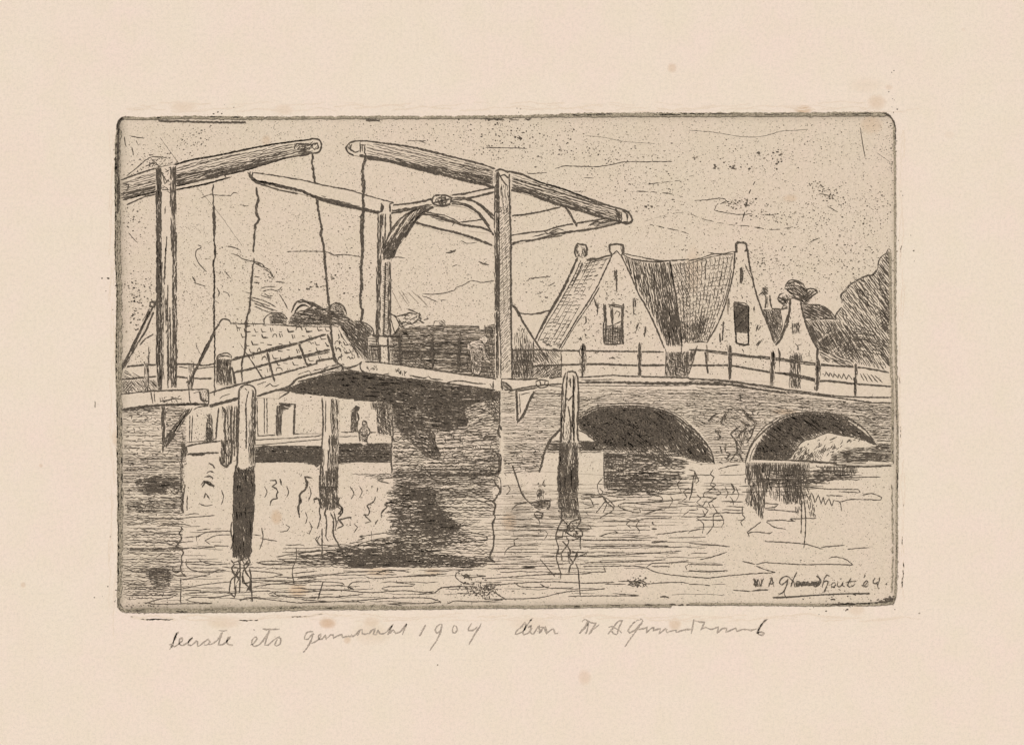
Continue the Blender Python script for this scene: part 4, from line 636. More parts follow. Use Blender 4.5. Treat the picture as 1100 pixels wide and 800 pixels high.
# coping
cop = Part('coping', ab, fill='c3 90,180 150,180 290,185 420,178 510,178 700,168 900,172 1100,178 d3 0,175 200,185 420,215 560,235 740,265 880,278 1045,272 1045,300 900,296 740,285 560,255 420,235 200,208 0,203 c3 1100,212 510,215 420,222 175,240 90,215')
cop.ln('c3 510,176 600,172 690,165 760,170 900,173 1100,178 d3 0,175 120,180 200,186 300,200 420,216 500,232 560,238 740,262 880,270 1045,272', 1.6, double=1); cop.ln('c3 510,205 650,203 900,208 1100,208 d3 0,200 200,205 350,228 500,248', 2.2, double=2); cop.ln('d3 0,190 200,193 400,222 560,240', 1.0); cop.ln('d3 500,245 600,252 740,270 850,285 950,298 1045,300', 1.6, double=1); cop.ln('c3 510,220 800,222 1100,220|c3 520,190 700,188|c3 540,195 640,200', .9)
cop.ln('c3 90,180 200,187 290,183|c3 350,180 420,172|c3 130,255 175,240 280,222 420,210', 1.7, double=1); cop.ln('c3 275,200 300,190 345,195 342,220 310,232 285,225 278,205|c3 300,195 305,215 325,215 328,195', 1.5); cop.ln('c3 340,220 420,228', 1)
brk = Part('bracket', ab, label='triangular wooden bracket on the wall under the near post', fill='c3 165,245 285,225 270,260 185,425 165,410')
brk.ln('c3 172,240 176,320 180,415', 2.4, double=2); brk.ln('c3 270,250 240,310 215,370 178,420', 2.6, double=2); brk.ln('c3 175,250 220,243 285,232', 1.9, double=1); brk.ln('c3 190,265 195,370|c3 195,268 245,258', 1.1); brk.hatch('c3 225,330 240,300 270,255 260,270 190,410',62,.8,1)
# railing
rl = Part('railing', ab)
rl.ln('c2 150,632 300,628 420,632 550,634 700,636 830,638 965,640', 1.6, double=1); rl.ln('d2 0,628 60,630 100,632 215,645 320,660 450,670 590,690 690,702 800,715 895,720 1000,735 1075,750', 1.6, double=1)
rl.ln('c2 265,715 400,710 540,706 640,705 700,708 830,712 972,710', 2.0, double=1); rl.ln('d2 0,712 100,712 215,712 300,725 450,750 520,755 590,765 690,790', 1.9, double=1); rl.ln('d3 480,150 650,185 720,185 850,200 950,208 1040,215', 1.5, double=1); rl.ln('d2 100,640 300,665 450,680 690,712 880,712', 1)
POSTS = (('c2 508,640 520,600 532,595 548,605 545,640 552,690 545,730 c3 545,160 528,170 512,140 c2 515,700','c2 530,595 528,780'),('c2 824,600 832,588 846,596 845,680 843,775 825,775 824,700','c2 835,590 834,775'),('d2 205,610 222,603 232,615 230,700 228,785 212,790 210,700','d2 220,605 220,785'),
 ('d2 440,640 455,632 466,645 462,720 d3 436,205 418,215 415,130','d2 452,635 d3 426,210'),('d2 680,690 700,680 710,700 705,760 d3 665,225 645,235 650,150','d2 695,682 d3 658,235'),('d2 884,710 890,700 905,705 905,740 d3 862,180 860,260 848,265 848,150','d2 895,700 d3 855,262'))
for f, c in POSTS:
    p = Part('post', rl, fill=f); p.hatch(f, 86, 1.0, 1.3, dash=(5,26)); p.ln(c, 2.0, double=2)
# ================================================================ BRICK PIER
pier = Part('brick_pier', label='rough brick pier between the lowered leaf and the wide arch, half in black shadow', cat='pier', fill='b3 420,345 430,300 1075,240 1090,420 1085,560 1080,690 900,690 510,700 505,600 500,500 425,480')
for s0, g, w in (('b3 510,300 1060,290 1085,440 1080,690 510,690', 2.5, 1.1),): pier.hatch(s0, 1, g, w, dash=(5,26), wob=.8, bend=-.5)
pier.hatch('b3 890,340 960,305 1075,290 1090,440 1080,560 900,470 905,400', -12, 2.8, 1.1, dash=(6,24), bend=-.8); pier.hatch('b3 760,460 910,450 1085,480 1085,640 780,650 740,540', -4, 3.6, 1.1, dash=(8,30), bend=.5, wob=.7); pier.hatch('b3 510,530 600,520 700,620 1080,600 1080,690 510,690', -3, 3.6, 1.1, dash=(8,30), wob=.8)
SHD = 'b3 500,315 1060,285 1000,295 930,320 890,350 900,385 912,410 905,440 840,450 760,455 738,475 735,500 745,550 770,590 775,620 730,615 680,600 640,560 600,520 560,500 520,430 505,360'
pier.hatch('b3 860,340 895,360 912,410 905,440 850,445', 4, .9, 1.35, dash=(6,14)); pier.hatch('b3 700,310 1060,280 1000,298 930,320 890,350 912,410 905,440 760,455 720,440', 3, 1.5, 1.25, dash=(10,34)); pier.hatch('b3 500,310 1060,280 930,320 890,350 912,410 905,440 760,455 560,470 510,420', 5, 1.7, 1.2, dash=(8,28)); pier.hatch('b3 500,310 1060,283 930,315 800,335 500,340', 2, 1.0, 1.35, dash=(12,34)); pier.hatch('b3 640,310 930,310 900,350 905,440 740,450 660,400', 12, 2.2, 1.15, dash=(5,18)); pier.hatch(SHD, 9, 1.55, 1.15, dash=(8,24), bend=.6)
pier.hatch('b3 510,330 560,320 740,480 740,560 775,620 680,600 520,440', 26, 1.8, 1.15, dash=(5,18)); pier.hatch('b3 700,460 738,475 745,550 775,620 710,595', 55, 1.1, 1.3, dash=(4,14)); pier.ticks('b3 510,420 700,440 760,680 510,690', 90, (2,5), (-30,40), 1.15)
pier.ln('b3 890,350 920,325 980,300 1060,290|b3 890,350 898,380 912,410 905,440|b3 735,480 735,520 750,560 772,600|b3 505,360 510,480 500,560 505,690|b3 495,480 520,520|b3 745,480 760,460 905,450', 1.5, double=1); pier.ln('b3 1085,430 1075,470 1090,500|c3 80,430 95,460', 2.2, double=1)
pier.hatch('b3 390,310 500,318 505,470 500,490 425,480 420,355 395,350', 84, 1.05, 1.25, dash=(6,22)); pier.hatch('b3 420,330 505,330 505,480 428,478', 40, 1.6, 1.15, dash=(4,14)); pier.hatch('b3 395,310 505,315 505,350 410,350', 10, 1.3, 1.2)
pier.ticks('b3 760,470 1080,460 1080,680 780,680', 70, (2,4), (60,120), 1.0); pier.ln('b3 1075,580 1090,600 1085,660 1060,690 960,700 760,700', 1.7, double=2); pier.ln('c3 70,580 85,640 75,700', 2.2, double=1); pier.ticks('c3 20,560 110,560 120,690 20,700', 16, (2,6), (30,100), 1.1)
pier.hatch('b3 510,672 1075,660 1080,700 510,712', 1, 1.1, 1.15, dash=(10,40))
pier.ln('c3 85,250 83,430', 1.5); pier.hatch('c3 0,560 85,540 90,690 0,700', -4, 2.0, .9, dash=(6,16))
# ================================================================ LEFT ABUTMENT
abut = Part('brick_abutment', label='brick quay abutment at the left edge, under the pale deck edge', cat='abutment', fill='a3 45,345 400,325 405,540 400,700 400,790 a4 405,110 390,205 60,210 45,60')
LB = 'a3 60,345 395,330 400,540 395,700 390,790 a4 385,205 70,210'
abut.hatch(LB, 0, 2.9, .95, dash=(6,30), wob=.8, skip=.22); abut.hatch(LB, 2, 4.6, .8, GREY, dash=(8,34)); abut.ticks(LB, 130, (1.5,4), (-20,30), 1.2); abut.ticks(LB, 60, (1,2.4), (70,110), 1)
abut.hatch('a3 375,400 400,540 410,575 385,640 390,790 a4 385,200 370,200 a3 365,640 380,540', 80, 1.1, 1.3, dash=(4,18)); abut.hatch('a3 370,520 410,560 400,590 370,640', 60, 1, 1.3)
abut.hatch('a3 120,730 260,700 380,740 380,800 a4 320,70 200,105 140,90', 1, 1.05, 1.25, dash=(8,32)); abut.hatch('a4 130,60 310,55 290,100 200,112 140,95', 1, .9, 1.3, dash=(8,30)); abut.hatch('a4 180,15 360,10 370,60 200,70', 0, 1.4, 1.1, dash=(6,20)); abut.hatch('a4 80,130 380,120 380,210 80,200', 2, 1.5, 1.05, dash=(5,22)); abut.hatch('a3 60,600 380,590 380,760 60,760', -2, 2.4, .9, dash=(6,26)); abut.ln('a4 325,75 340,70 360,85 350,100 330,98 320,85', 1.2)
abut.ln('a3 85,390 110,375 105,400|a3 140,390 180,380 195,395 170,410', 1.1); abut.ln('a4 385,205 380,150 395,50', 1.6, double=1); abut.hatch('a3 50,345 270,330 270,352 60,370', -3, 1.2, 1.1, dash=(6,22)); abut.hatch('a3 295,345 400,350 400,600 300,580', 4, 2.0, .9, dash=(5,18))
# ================================================================ LEFT DRAWBRIDGE (raised leaf)
ldb = root('drawbridge', 'wooden drawbridge at the left edge with its leaf tipped up', 'drawbridge', 175, 432)
grd = Part('approach', ldb, fill='a3 50,130 250,140 250,240 50,262'); grd.hatch('a3 55,195 250,190 250,240 55,262', 48, 1.4, 1.0, dash=(6,16)); grd.hatch('a3 60,130 160,170 180,190 60,190', 30, 2.0, 1.0, dash=(6,18)); grd.hatch('a3 60,195 120,195 110,255 60,258', -50, 2.2, .9)
rs = Part('railing', ldb)
rs.ln('a3 45,122 110,116 180,110 300,108 420,105 500,112 560,100', 1.8, double=1); rs.ln('a3 45,188 120,182 190,175 270,170 380,176 450,182 540,182', 1.8, double=1); rs.ln('a3 360,118 440,130 520,122 560,118', 1.2)
for f in ('a3 175,105 192,100 198,170 192,250 178,250','a3 408,108 440,105 440,180 420,290 430,300 408,215'):
    p = Part('post', rs, fill=f); p.hatch(f, 86, 1.2, 1.2, dash=(4,18)); p.ln(f, 1.2)
dk = Part('deck_edge', ldb, label='pale edge beam of the fixed deck on the brick abutment', fill='a3 45,268 220,248 400,243 520,240 525,320 430,322 270,325 150,335 50,350')
dk.ln('a3 45,268 120,258 220,248 400,243 500,240 520,242', 1.6, double=1); dk.ln('a3 50,352 150,335 270,325 340,322 440,318 520,322', 2.6, double=2); dk.ln('a3 210,250 218,300 222,318|a3 228,252 232,310', 1.2); dk.ln('a3 520,240 522,322|a3 470,250 480,300 525,305', 1.6, double=1)
dk.hatch('a3 470,250 522,245 524,318 480,310', 70, 1.2, 1.2, dash=(3,10)); dk.ticks('a3 255,280 380,280 380,310 255,312', 22, (1,3), (-60,60), 1); dk.ln('a3 260,285 262,305 300,300 340,290 370,295|a3 415,245 420,300 430,320', 1.3, double=1); dk.ln('a3 440,350 470,335 520,330|a3 440,262 470,252', 1.2)
bk = Part('bracket', ldb, fill='a3 262,330 290,330 292,500 400,335 435,340 285,560 272,545'); bk.hatch('a3 265,330 290,330 288,540 278,560 272,500', 88, .8, 1.35, dash=(8,30)); bk.hatch('a3 395,345 435,340 300,545 280,560 285,510', -56, .85, 1.25, dash=(8,34)); bk.ln('a3 275,330 278,450 275,580|a3 420,345 350,445 290,548', 1.7, double=2)
lf = Part('leaf', ldb, label='tipped-up bridge leaf with a pale edge and black underside', fill='a3 525,255 560,248 680,215 820,180 1100,105 b3 150,85 200,80 240,115 330,70 345,100 345,145 200,155 60,215 -100,260 a3 900,290 770,285 690,285 560,325 525,325')
lf.ln('a3 525,262 560,250 620,232 680,215 820,180 1000,130 1100,103 b3 100,88 200,72', 1.9, double=1); lf.ln('a3 525,330 580,315 690,285', 3.0, double=2); lf.ln('a3 780,278 850,255 950,225 1100,185 b3 0,182 120,148 235,115', 2.2, double=2); lf.ln('b3 0,200 100,180 240,150 330,145', 1.8, double=2); lf.ln('a3 580,290 600,275 635,265|a3 780,215 830,200|a3 820,230 850,210 870,225 900,215|b3 0,160 60,140 70,155|b3 80,140 130,130 125,145', 1.1)
lf.ln('b3 200,70 215,100 240,120 235,150', 2.0, double=2); lf.hatch('b3 150,110 240,100 245,150 100,175', -18, 1.4, 1.1, dash=(4,14)); lf.ln('b3 240,120 280,125 320,110 345,90|b3 250,130 300,140', 1.4, double=1)
UD = 'a3 1100,170 1000,200 880,250 950,255 1030,268 1100,272 b3 60,270 200,285 345,300 420,300 420,150 345,148 200,150 0,215'
UD = 'a3 880,248 960,225 1100,178 b3 60,180 200,152 345,150 430,158 430,308 300,295 150,275 20,262 a3 1040,268 960,255'
lf.hatch(UD, 2, .85, 1.35, dash=(12,44)); lf.hatch(UD, 10, 1.2, 1.3, dash=(10,34)); lf.hatch('b3 0,205 200,160 430,160 430,305 200,280 0,255', 28, 1.6, 1.2, dash=(5,20)); lf.hatch('b3 200,165 430,165 430,240 200,230', 4, .9, 1.4, dash=(12,40))
lr = Part('railing', lf, label='sloping plank rail of the tipped-up leaf')
lr.ln('a3 645,82 700,67 760,52 900,12 a2 1000,592 1100,565 b2 60,572 150,545', 2.2, double=1); lr.ln('a3 650,150 740,132 870,95 1000,65 1100,42 b3 0,65 100,45 172,25', 1.9, double=1); lr.ln('a2 660,670 830,640 1000,596|b3 0,75 60,62 170,40', 1)
for f, q in (('a2 828,640 845,640 858,720 885,805 872,805 845,720','a2 835,640 848,700 875,800'),('a2 998,590 1012,592 1030,650 1055,715 1042,718 1020,660','a2 1005,592 1030,660 1052,718'),('b2 150,543 172,548 190,620 210,700 195,700 172,620','b2 158,545 180,600 205,700'),('a3 640,150 655,148 668,212 655,215','a3 645,150 660,212')):
    p = Part('post', lr, fill=f); p.ln(q, 2.3, double=2)
lb_ = Part('balance_beam', ldb, fill='a1 50,418 110,395 180,372 250,355 330,335 420,315 640,275 760,248 880,225 1000,208 1060,200 b1 75,198 105,200 122,212 126,235 120,260 105,272 60,280 30,285 a1 1060,285 930,300 830,335 700,372 540,405 345,475 240,490 130,525 50,525')
lb_.ln('a1 50,418 110,395 180,372 250,352 330,338 420,312 520,295 640,272 760,246 880,225 1000,208 1060,202 b1 75,196 105,198 122,210 126,235 120,260 105,272 80,275', 1.9, double=2)
BL_ = 'a1 50,430 330,350 640,285 900,232 1080,215 1060,270 900,305 700,360 500,400 340,445 60,520'
lb_.hatch(BL_, -14, 1.7, .9, dash=(14,60), bend=-.5); lb_.hatch('a1 340,440 340,400 640,335 940,265 1060,255 900,300 700,362 500,405', -15, 1.25, 1.2, dash=(12,40)); lb_.hatch('a1 50,490 240,450 245,480 50,522', -14, 1.3, 1.2, dash=(10,34)); lb_.ln('a1 60,525 150,500 240,480|a1 345,450 450,425 540,402 700,368 830,330 930,300 1060,280|a1 500,400 700,355 830,322 900,305', 2.0, double=2); lb_.ln('a1 50,490 150,470 240,448|a1 350,395 450,378 600,360|a1 60,440 90,440 85,475', 1.3, double=1)
lb_.hatch('a1 975,225 1080,212 b1 100,215 105,245 60,265 a1 1060,262 980,252', -40, 2.0, 1.1, dash=(3,8)); lb_.ln('a1 980,250 990,222 1030,225 1040,250 1000,255|b1 0,225 40,230 30,260|b1 75,225 105,220 112,245 90,255 75,240|a1 1040,225 1080,230 1060,250', 1.5, double=1); lb_.hatch('b1 0,262 90,262 100,274 30,285 0,280', -10, 1.0, 1.2)
lb_.ticks('a1 170,300 280,290 320,330 200,360', 24, (1.5,4), (-60,20), 1); lb_.ln('a1 80,395 150,340 200,300 250,292 300,300|a1 270,385 300,420 330,440|a1 265,370 300,440 280,470|a1 290,440 310,400|a1 180,345 230,320 260,345', 1.0, double=1)
lb2 = Part('balance_beam', ldb, label='thin end of the second beam showing below the first', fill='a1 345,470 560,410 600,390 640,402 620,412 480,445 345,482'); lb2.ln('a1 345,470 420,455 500,440 600,412 638,402|a1 350,440 450,422 560,402 600,390 615,402', 1.9, double=1); lb2.ln('a1 80,550 130,528 180,508 240,492', 1.6, double=1)
lp = Part('post', ldb, label='tall square post carrying the balance beam', fill='a1 236,350 250,352 330,335 345,340 a3 348,100 345,240 245,245 236,100')
for s0, g, w in (('a1 238,352 266,352 a3 272,60 272,240 250,240 238,60', .75, 1.35),): lp.hatch(s0, 90, g, w, dash=(10,60)); lp.hatch(s0, 86, 1.3, 1.2, dash=(8,40))
lp.hatch('a1 312,345 342,345 a2 350,300 a3 348,230 322,230 a2 325,300', 90, .85, 1.3, dash=(10,60)); lp.hatch('a2 270,200 280,300 285,500 282,790 262,790 262,400', 90, 1.6, 1.1, dash=(10,60)); lp.ln('a1 295,720 292,800 a2 292,80 282,280|a2 302,280 300,400 305,600 308,795|a2 290,350 292,500|a2 312,400 318,600 318,790|a2 300,520 290,540', 1.3, double=1); lp.ln('a3 300,0 302,235|a3 318,60 322,232|a3 348,0 345,230|a3 250,240 268,242', 1.4, double=1)
lp.ln('a1 250,352 280,400 300,430|a1 275,380 285,440 310,410|a1 270,470 310,470|a1 290,560 285,600', 1.2)
lp.ticks('a1 262,350 318,350 315,480 265,480', 16, (2,5), (-60,60), 1.0)
lp.ln('a1 240,350 245,470 238,600|a1 340,345 345,600', 1.2)
br = Part('brace', ldb, fill='a2 205,372 235,375 235,400 215,430 75,735 55,770 50,720 190,430 205,395'); br.hatch('a2 200,400 225,405 75,725 52,735', -64, 1.1, 1.25, dash=(12,50)); br.ln('a2 222,400 150,540 60,720 50,760|a2 205,420 130,570 50,730|a2 225,425 180,530 140,590', 1.7, double=1); br.ln('a2 205,372 232,375 230,400 205,392 205,372', 2.2, double=2); br.ln('a2 225,545 180,570 150,605|a2 200,610 198,710', 1.2)
for q, w, lab in (('a1 545,440 543,500 547,560 545,620 550,700 546,800 a2 548,0 555,130 546,160 552,250 550,400 553,560 a3 552,130 554,275', 1.3, 'thin straight chain beside the left post'),
               ('b1 75,272 80,340 88,420 100,500 112,600 128,680 130,800 b2 122,0 138,80 145,170 160,330 172,430 180,560 195,690', 2.1, 'heavy chain slanting down to the tipped-up leaf')):
    c = Part('chain', ldb, label=lab); c.ln(q, w, double=2, wob=.6)
    if w < 1.5: c.ln('a1 545,555 550,620 552,718', 2.4, wob=.5)
c = lb_
post_ = Part('bollard', label='short dark bollard with a round top, left of the tipped-up leaf', cat='bollard', fill='a3 565,60 585,50 620,48 643,62 645,120 655,212 600,220 566,210')
post_.hatch('a3 568,75 643,75 640,120 650,212 600,218 568,208', 88, .85, 1.3, dash=(5,22)); post_.hatch('a3 568,80 640,80 640,180 568,180', 70, 1.4, 1.1, dash=(4,12)); post_.ln('a3 565,210 566,100 568,62 590,50 620,46 643,60 642,75|a3 570,70 600,60 640,66', 1.5, double=1); post_.ln('a3 645,120 660,180 668,212', 1.8, double=1)
# ================================================================ RIGHT DRAWBRIDGE (lowered leaf)
rdb = root('drawbridge', 'wooden drawbridge in the middle, leaf level under a tall arched portal frame', 'drawbridge', 480, 455)
fb = Part('balance_beam', rdb, label='far, thinner balance beam running behind the portal', fill='a1 728,380 760,375 880,392 1000,415 1085,432 b1 160,450 360,495 515,540 430,592 360,575 200,542 100,515 0,488 a1 1000,480 880,452 770,425 745,412')
fb.ln('a1 760,378 820,385 900,398 1000,415 1100,435 b1 20,418 160,450 280,472 360,498 515,540', 1.4); fb.ln('a1 765,420 850,438 940,458 1040,482 1100,500 b1 30,485 100,510 200,542 300,565 400,585 440,595', 2.8, double=2); fb.ln('a1 765,428 900,470 1000,490|b1 100,518 250,560', 1.3); fb.hatch('b1 120,500 300,550 430,590 350,578 200,545', 13, .8, 1.3)
fb.ln('a1 730,375 742,395 765,425|a1 745,372 740,395 760,415|a1 760,378 752,400 775,420', 2.0, double=2)
fb2 = Part('tail_frame', rdb, label='rear end of the far beam with its cross bars', fill='b1 660,590 800,612 900,655 1050,690 1050,715 900,690 c1 145,715 240,700 400,665 560,640 700,620 740,640 560,682 420,708 260,742 145,768 b1 1045,770 900,725 760,695 630,650')
fb2.ln('b1 665,600 750,612 830,640 900,660 980,672 1055,700', 2.2, double=2); fb2.ln('b1 630,645 760,680 850,700 960,735 1045,768', 2.4, double=2); fb2.ln('b1 690,590 800,612 870,650|b1 830,665 840,650 1000,628', 1.2); fb2.hatch('b1 680,598 780,612 900,660 760,640', 14, 1.2, 1.2)
fb2.ln('c1 145,715 240,700 330,690 400,668 560,640 640,628 700,620', 1.7, double=1); fb2.ln('c1 145,765 200,745 260,740 420,700 560,682 640,668 735,645', 1.9, double=1); fb2.ln('c1 320,690 340,705 400,690|c1 350,700 400,680 430,690|c1 560,665 600,640 640,650|c1 260,722 330,705', 1.3, double=1); fb2.hatch('c1 560,655 640,632 740,630 700,650 600,670', -12, 1.0, 1.2); fb2.ln('c1 235,742 420,715|c1 145,755 250,738', 1.2)
fb2.ln('c1 150,608 220,602 300,588 410,562', 1.6, double=1)
st = Part('strut', rdb, fill='c1 430,560 445,560 508,665 485,665'); st.ln('c1 435,560 465,605 500,668', 2.6, double=2)
crs = Part('cross_beam', rdb, fill='b1 495,555 620,540 720,518 740,500 820,505 900,490 1055,460 1055,485 910,512 820,545 740,560 600,575 495,598')
crs.ln('b1 500,555 620,540 725,518|b1 495,595 560,585 640,565 720,550|b1 500,585 600,568', 1.7, double=1); crs.ln('b1 825,500 900,488 1055,458|b1 830,525 910,515 1000,495 1055,480|b1 830,515 900,510', 1.7, double=1); crs.ln('b1 720,515 740,500 800,502 825,515 820,545 780,555 735,550 720,530 725,515|b1 750,515 790,510 800,535 760,545 750,520|b1 770,500 775,550|b1 730,540 820,520', 1.9, double=2); crs.ticks('b1 725,510 820,505 820,545 730,550', 12, (2,4), (0,180), 1.3)
rbr = Part('brace', rdb, label='thin double curved brace on the right of the portal', fill='b1 820,540 900,525 960,540 1050,625 1055,710 1010,650 960,600 900,565 820,552')
rbr.ln('b1 825,545 900,555 960,592 1010,650 1052,715|b1 825,535 900,548 970,592 1030,665', 1.8, double=1); rbr.ln('b1 900,522 950,535 1000,575 1052,630|b1 915,520 980,550 1052,610', 1.9, double=1)
fp = Part('post', rdb, label='far post of the portal with ladder-like rungs', fill='b1 440,545 515,540 500,600 b2 500,0 498,300 495,560 b3 490,105 430,100 b2 430,560 425,0 b1 430,600 450,590')
fp.hatch('b1 430,600 465,600 b2 450,0 445,400 b3 435,100 b2 418,560 428,0', 90, .85, 1.35, dash=(10,60)); fp.hatch('b2 482,155 500,155 498,560 484,560', 90, .9, 1.35, dash=(10,50)); fp.ln('b1 495,600 500,700|b1 515,540 495,545 495,590|b1 450,540 445,590|b1 445,545 460,560 450,590|b1 470,600 468,790|b2 470,160 465,400 460,560', 1.7, double=1); fp.hatch('b2 455,170 482,170 482,560 452,560', 25, 2.0, 1.2, wob=.3); fp.ln('b3 435,0 437,98|b3 442,0 444,98|b3 485,0 488,100|b2 482,560 b3 482,20', 1.9, double=1); fp.specks('b3 448,10 480,10 480,95 448,95', 20)
abr = Part('brace', rdb, label='thick curved brace on the left of the portal', fill='b1 640,575 720,548 730,562 660,605 620,650 575,720 520,800 b2 560,0 545,50 510,120 500,150 455,150 455,100 462,60 b1 468,780 490,700 560,620')
ABR = 'b1 600,590 700,555 620,640 575,720 520,800 b2 560,0 545,50 510,120 490,150 455,145 455,100 475,40 490,0 b1 460,790 500,695 560,620'
abr.hatch('b1 640,600 640,630 590,690 530,790 b2 570,0 545,55 500,145 455,145 470,90 510,0 b1 500,790 560,680', -60, 1.0, 1.35, dash=(8,30)); abr.hatch('b2 450,60 530,30 500,140 455,145', -75, .9, 1.35, dash=(5,20)); abr.hatch(ABR, -56, 2.2, 1.1, dash=(8,34))
abr.ln('b1 715,565 660,605 620,650 575,720 520,800 b2 560,0 545,50 505,135', 2.2, double=2); abr.ln('b1 640,570 580,605 530,650 490,710 460,790 b2 458,20|b1 670,562 600,600 545,670 505,740 475,800|b1 690,560 620,620 570,690 520,770', 1.7, double=1); abr.hatch('b1 640,575 720,548 730,565 650,600', -20, 1.0, 1.2)
nb = Part('balance_beam', rdb, label='near, thicker balance beam tapering at both ends', fill='b1 262,240 275,222 295,212 330,209 440,218 600,240 800,285 1000,335 1055,355 c1 60,360 140,378 300,430 420,465 520,505 640,545 740,575 770,590 785,605 795,630 770,648 735,642 600,605 420,555 300,515 150,472 60,455 b1 900,425 700,370 560,340 430,305 360,295 300,285 270,268')
nb.ln('b1 300,285 270,268 260,245 275,222 300,211 330,208 380,210 440,218 520,228 600,240 700,262 800,287 900,312 1000,338 1060,358', 1.9, double=2); nb.ln('c1 100,368 200,385 300,430 420,465 520,503 640,545 700,565', 2.0, double=1); nb.ln('c1 690,562 715,568 745,577 770,590 785,606 795,628 787,645 768,650 735,643', 1.9, double=1); nb.ln('c1 705,570 722,600 728,640|c1 740,582 765,602 768,640|c1 735,590 738,640', 1.4, double=1)
nb.ln('b1 330,285 430,300 560,332 700,360 840,405 1000,440 1055,458|b1 370,300 480,312 600,345 760,385', 2.6, double=2)
nb.hatch('b1 370,225 440,225 600,247 800,292 1050,360 1050,440 840,390 600,325 370,280', 13.5, 1.9, .75, dash=(14,70)); nb.hatch('b1 500,295 700,335 1050,410 1050,455 840,400 560,335', 14, 1.1, 1.25, dash=(10,40)); nb.hatch('b1 860,320 1050,362 1050,450 880,405', 14, 1.3, 1.0, dash=(8,34))
nb.hatch('c1 150,400 300,440 520,512 700,575 730,640 600,600 420,548 150,465', 17, 1.7, .95, dash=(12,50)); nb.hatch('c1 150,440 300,480 520,555 700,620 720,642 560,590 300,512 150,470', 18, 1.15, 1.2, dash=(10,36)); nb.ln('c1 145,470 240,488 300,512 420,552 560,592 640,618 740,642', 2.3, double=2); nb.hatch('c1 150,385 300,435 520,508 700,568 700,580 520,520 300,450 150,410', 18, 2.6, .7, dash=(10,36)); nb.ln('c1 150,412 300,455 420,490 600,548 700,578', 1.2, double=1)
nb.hatch('c1 700,570 735,585 735,640 700,640', 60, .9, 1.3); nb.ln('b1 290,225 280,250 310,270 330,260|b1 335,215 335,270|b1 345,225 348,265|b1 358,230 360,280|b1 335,230 365,230', 1.5, double=1); nb.hatch('b1 265,240 290,215 285,270', 60, 1.0, 1.2)
np_ = Part('post', rdb, label='tall near post of the portal, hatched with short slanting strokes', fill='c1 58,372 75,362 120,370 145,400 c2 143,0 145,400 c3 150,180 92,182 85,250 62,250 60,182 c2 58,400 58,0 c1 58,600')
np_.hatch('c1 58,375 76,372 c2 80,0 82,440 c3 78,180 60,180 c2 58,400', 90, .85, 1.35, dash=(10,60)); np_.hatch('c2 60,120 82,120 80,320 62,320', 90, .7, 1.4); np_.ln('c1 76,370 80,500 c2 82,200 82,440 c3 90,60 90,182', 1.3); np_.ln('c1 135,385 138,600 c2 142,0 143,300 145,500 c3 148,60 150,182', 1.7, double=2)
np_.hatch('c1 82,560 135,560 c2 140,0 143,440 c3 146,150 92,150 c2 84,440', -48, 1.9, .95, dash=(4,9)); np_.hatch('c1 90,440 130,440 135,600 90,600', 84, 1.8, 1.0, dash=(4,14)); np_.hatch('c2 86,0 140,0 143,440 90,440', 88, 3.4, .8, GREY, dash=(6,20)); np_.ln('c1 58,372 90,362 130,380|c1 75,375 100,420 125,450|c1 80,400 110,390 130,410|c1 95,450 90,480', 1.7, double=1)
np_.ln('c3 92,182 100,240|c3 62,182 62,250', 1.2)
cp = Part('corbel', rdb, fill='c3 85,195 115,205 152,240 100,245 85,245'); cp.ln('c3 88,200 120,208 150,240 110,243|c3 92,205 100,240', 1.8, double=2); cp.hatch('c3 90,205 120,212 145,238 95,240', 40, 1.0, 1.3)
rl_ = Part('leaf', rdb, label='level bridge leaf with a pale rounded edge beam over a black underside', fill='b3 335,100 345,90 440,97 570,110 700,132 870,160 1065,185 1090,200 1085,250 1060,292 900,300 690,315 500,318 420,306 420,160 345,145 335,120')
rl_.ln('b3 360,92 440,97 570,113 700,132 870,158 1000,175 1065,185 c3 60,190', 1.7, double=1); rl_.ln('b3 345,92 335,110 340,138 360,148', 1.4, double=1); rl_.ln('b3 345,148 450,165 560,182 700,195 820,212 940,228 1060,245', 1.8, double=1)
rl_.ticks('b3 370,120 430,120 430,148 370,145', 10, (2,4), (230,300), 1.3); rl_.ticks('b3 520,140 580,145 580,172 520,165', 14, (2,4), (220,310), 1.3); rl_.ln('b3 460,160 490,155|b3 600,165 680,180 700,170|b3 800,205 850,195 900,198 950,208 1010,210|b3 700,170 720,185 780,190|b3 1030,210 1045,235|b3 1050,195 1050,240', 1.3, double=1)
UR = 'b3 345,155 560,186 820,216 1060,248 1085,250 1060,288 900,305 740,318 500,318 400,300 345,296'
rl_.hatch(UR, 4, .85, 1.35, dash=(12,46)); rl_.hatch(UR, -2, 1.25, 1.25, dash=(10,34)); rl_.hatch('b3 345,160 700,205 900,240 740,300 500,310 345,290', 24, 1.6, 1.2, dash=(5,20)); rl_.hatch('b3 345,160 620,195 700,230 500,250 345,230', 6, .9, 1.4, dash=(12,40)); rl_.hatch('c3 0,245 85,250 80,430 60,420 0,300', 50, 1.3, 1.25, dash=(4,14)); rl_.hatch('c3 0,250 80,255 80,300 0,290', 5, 1.0, 1.3)
rr = Part('railing', rl_, fill=None); rr.ln('b2 400,552 480,555 560,550|b3 380,5 520,8|b2 520,632 700,640 900,650 1060,655', 1.6, double=1, mat=INK)
for q in ('b2 545,560 550,700','b2 722,560 722,725','b2 865,560 865,740'):
    p = Part('post', rr); p.ln(q, 2.2, double=2)
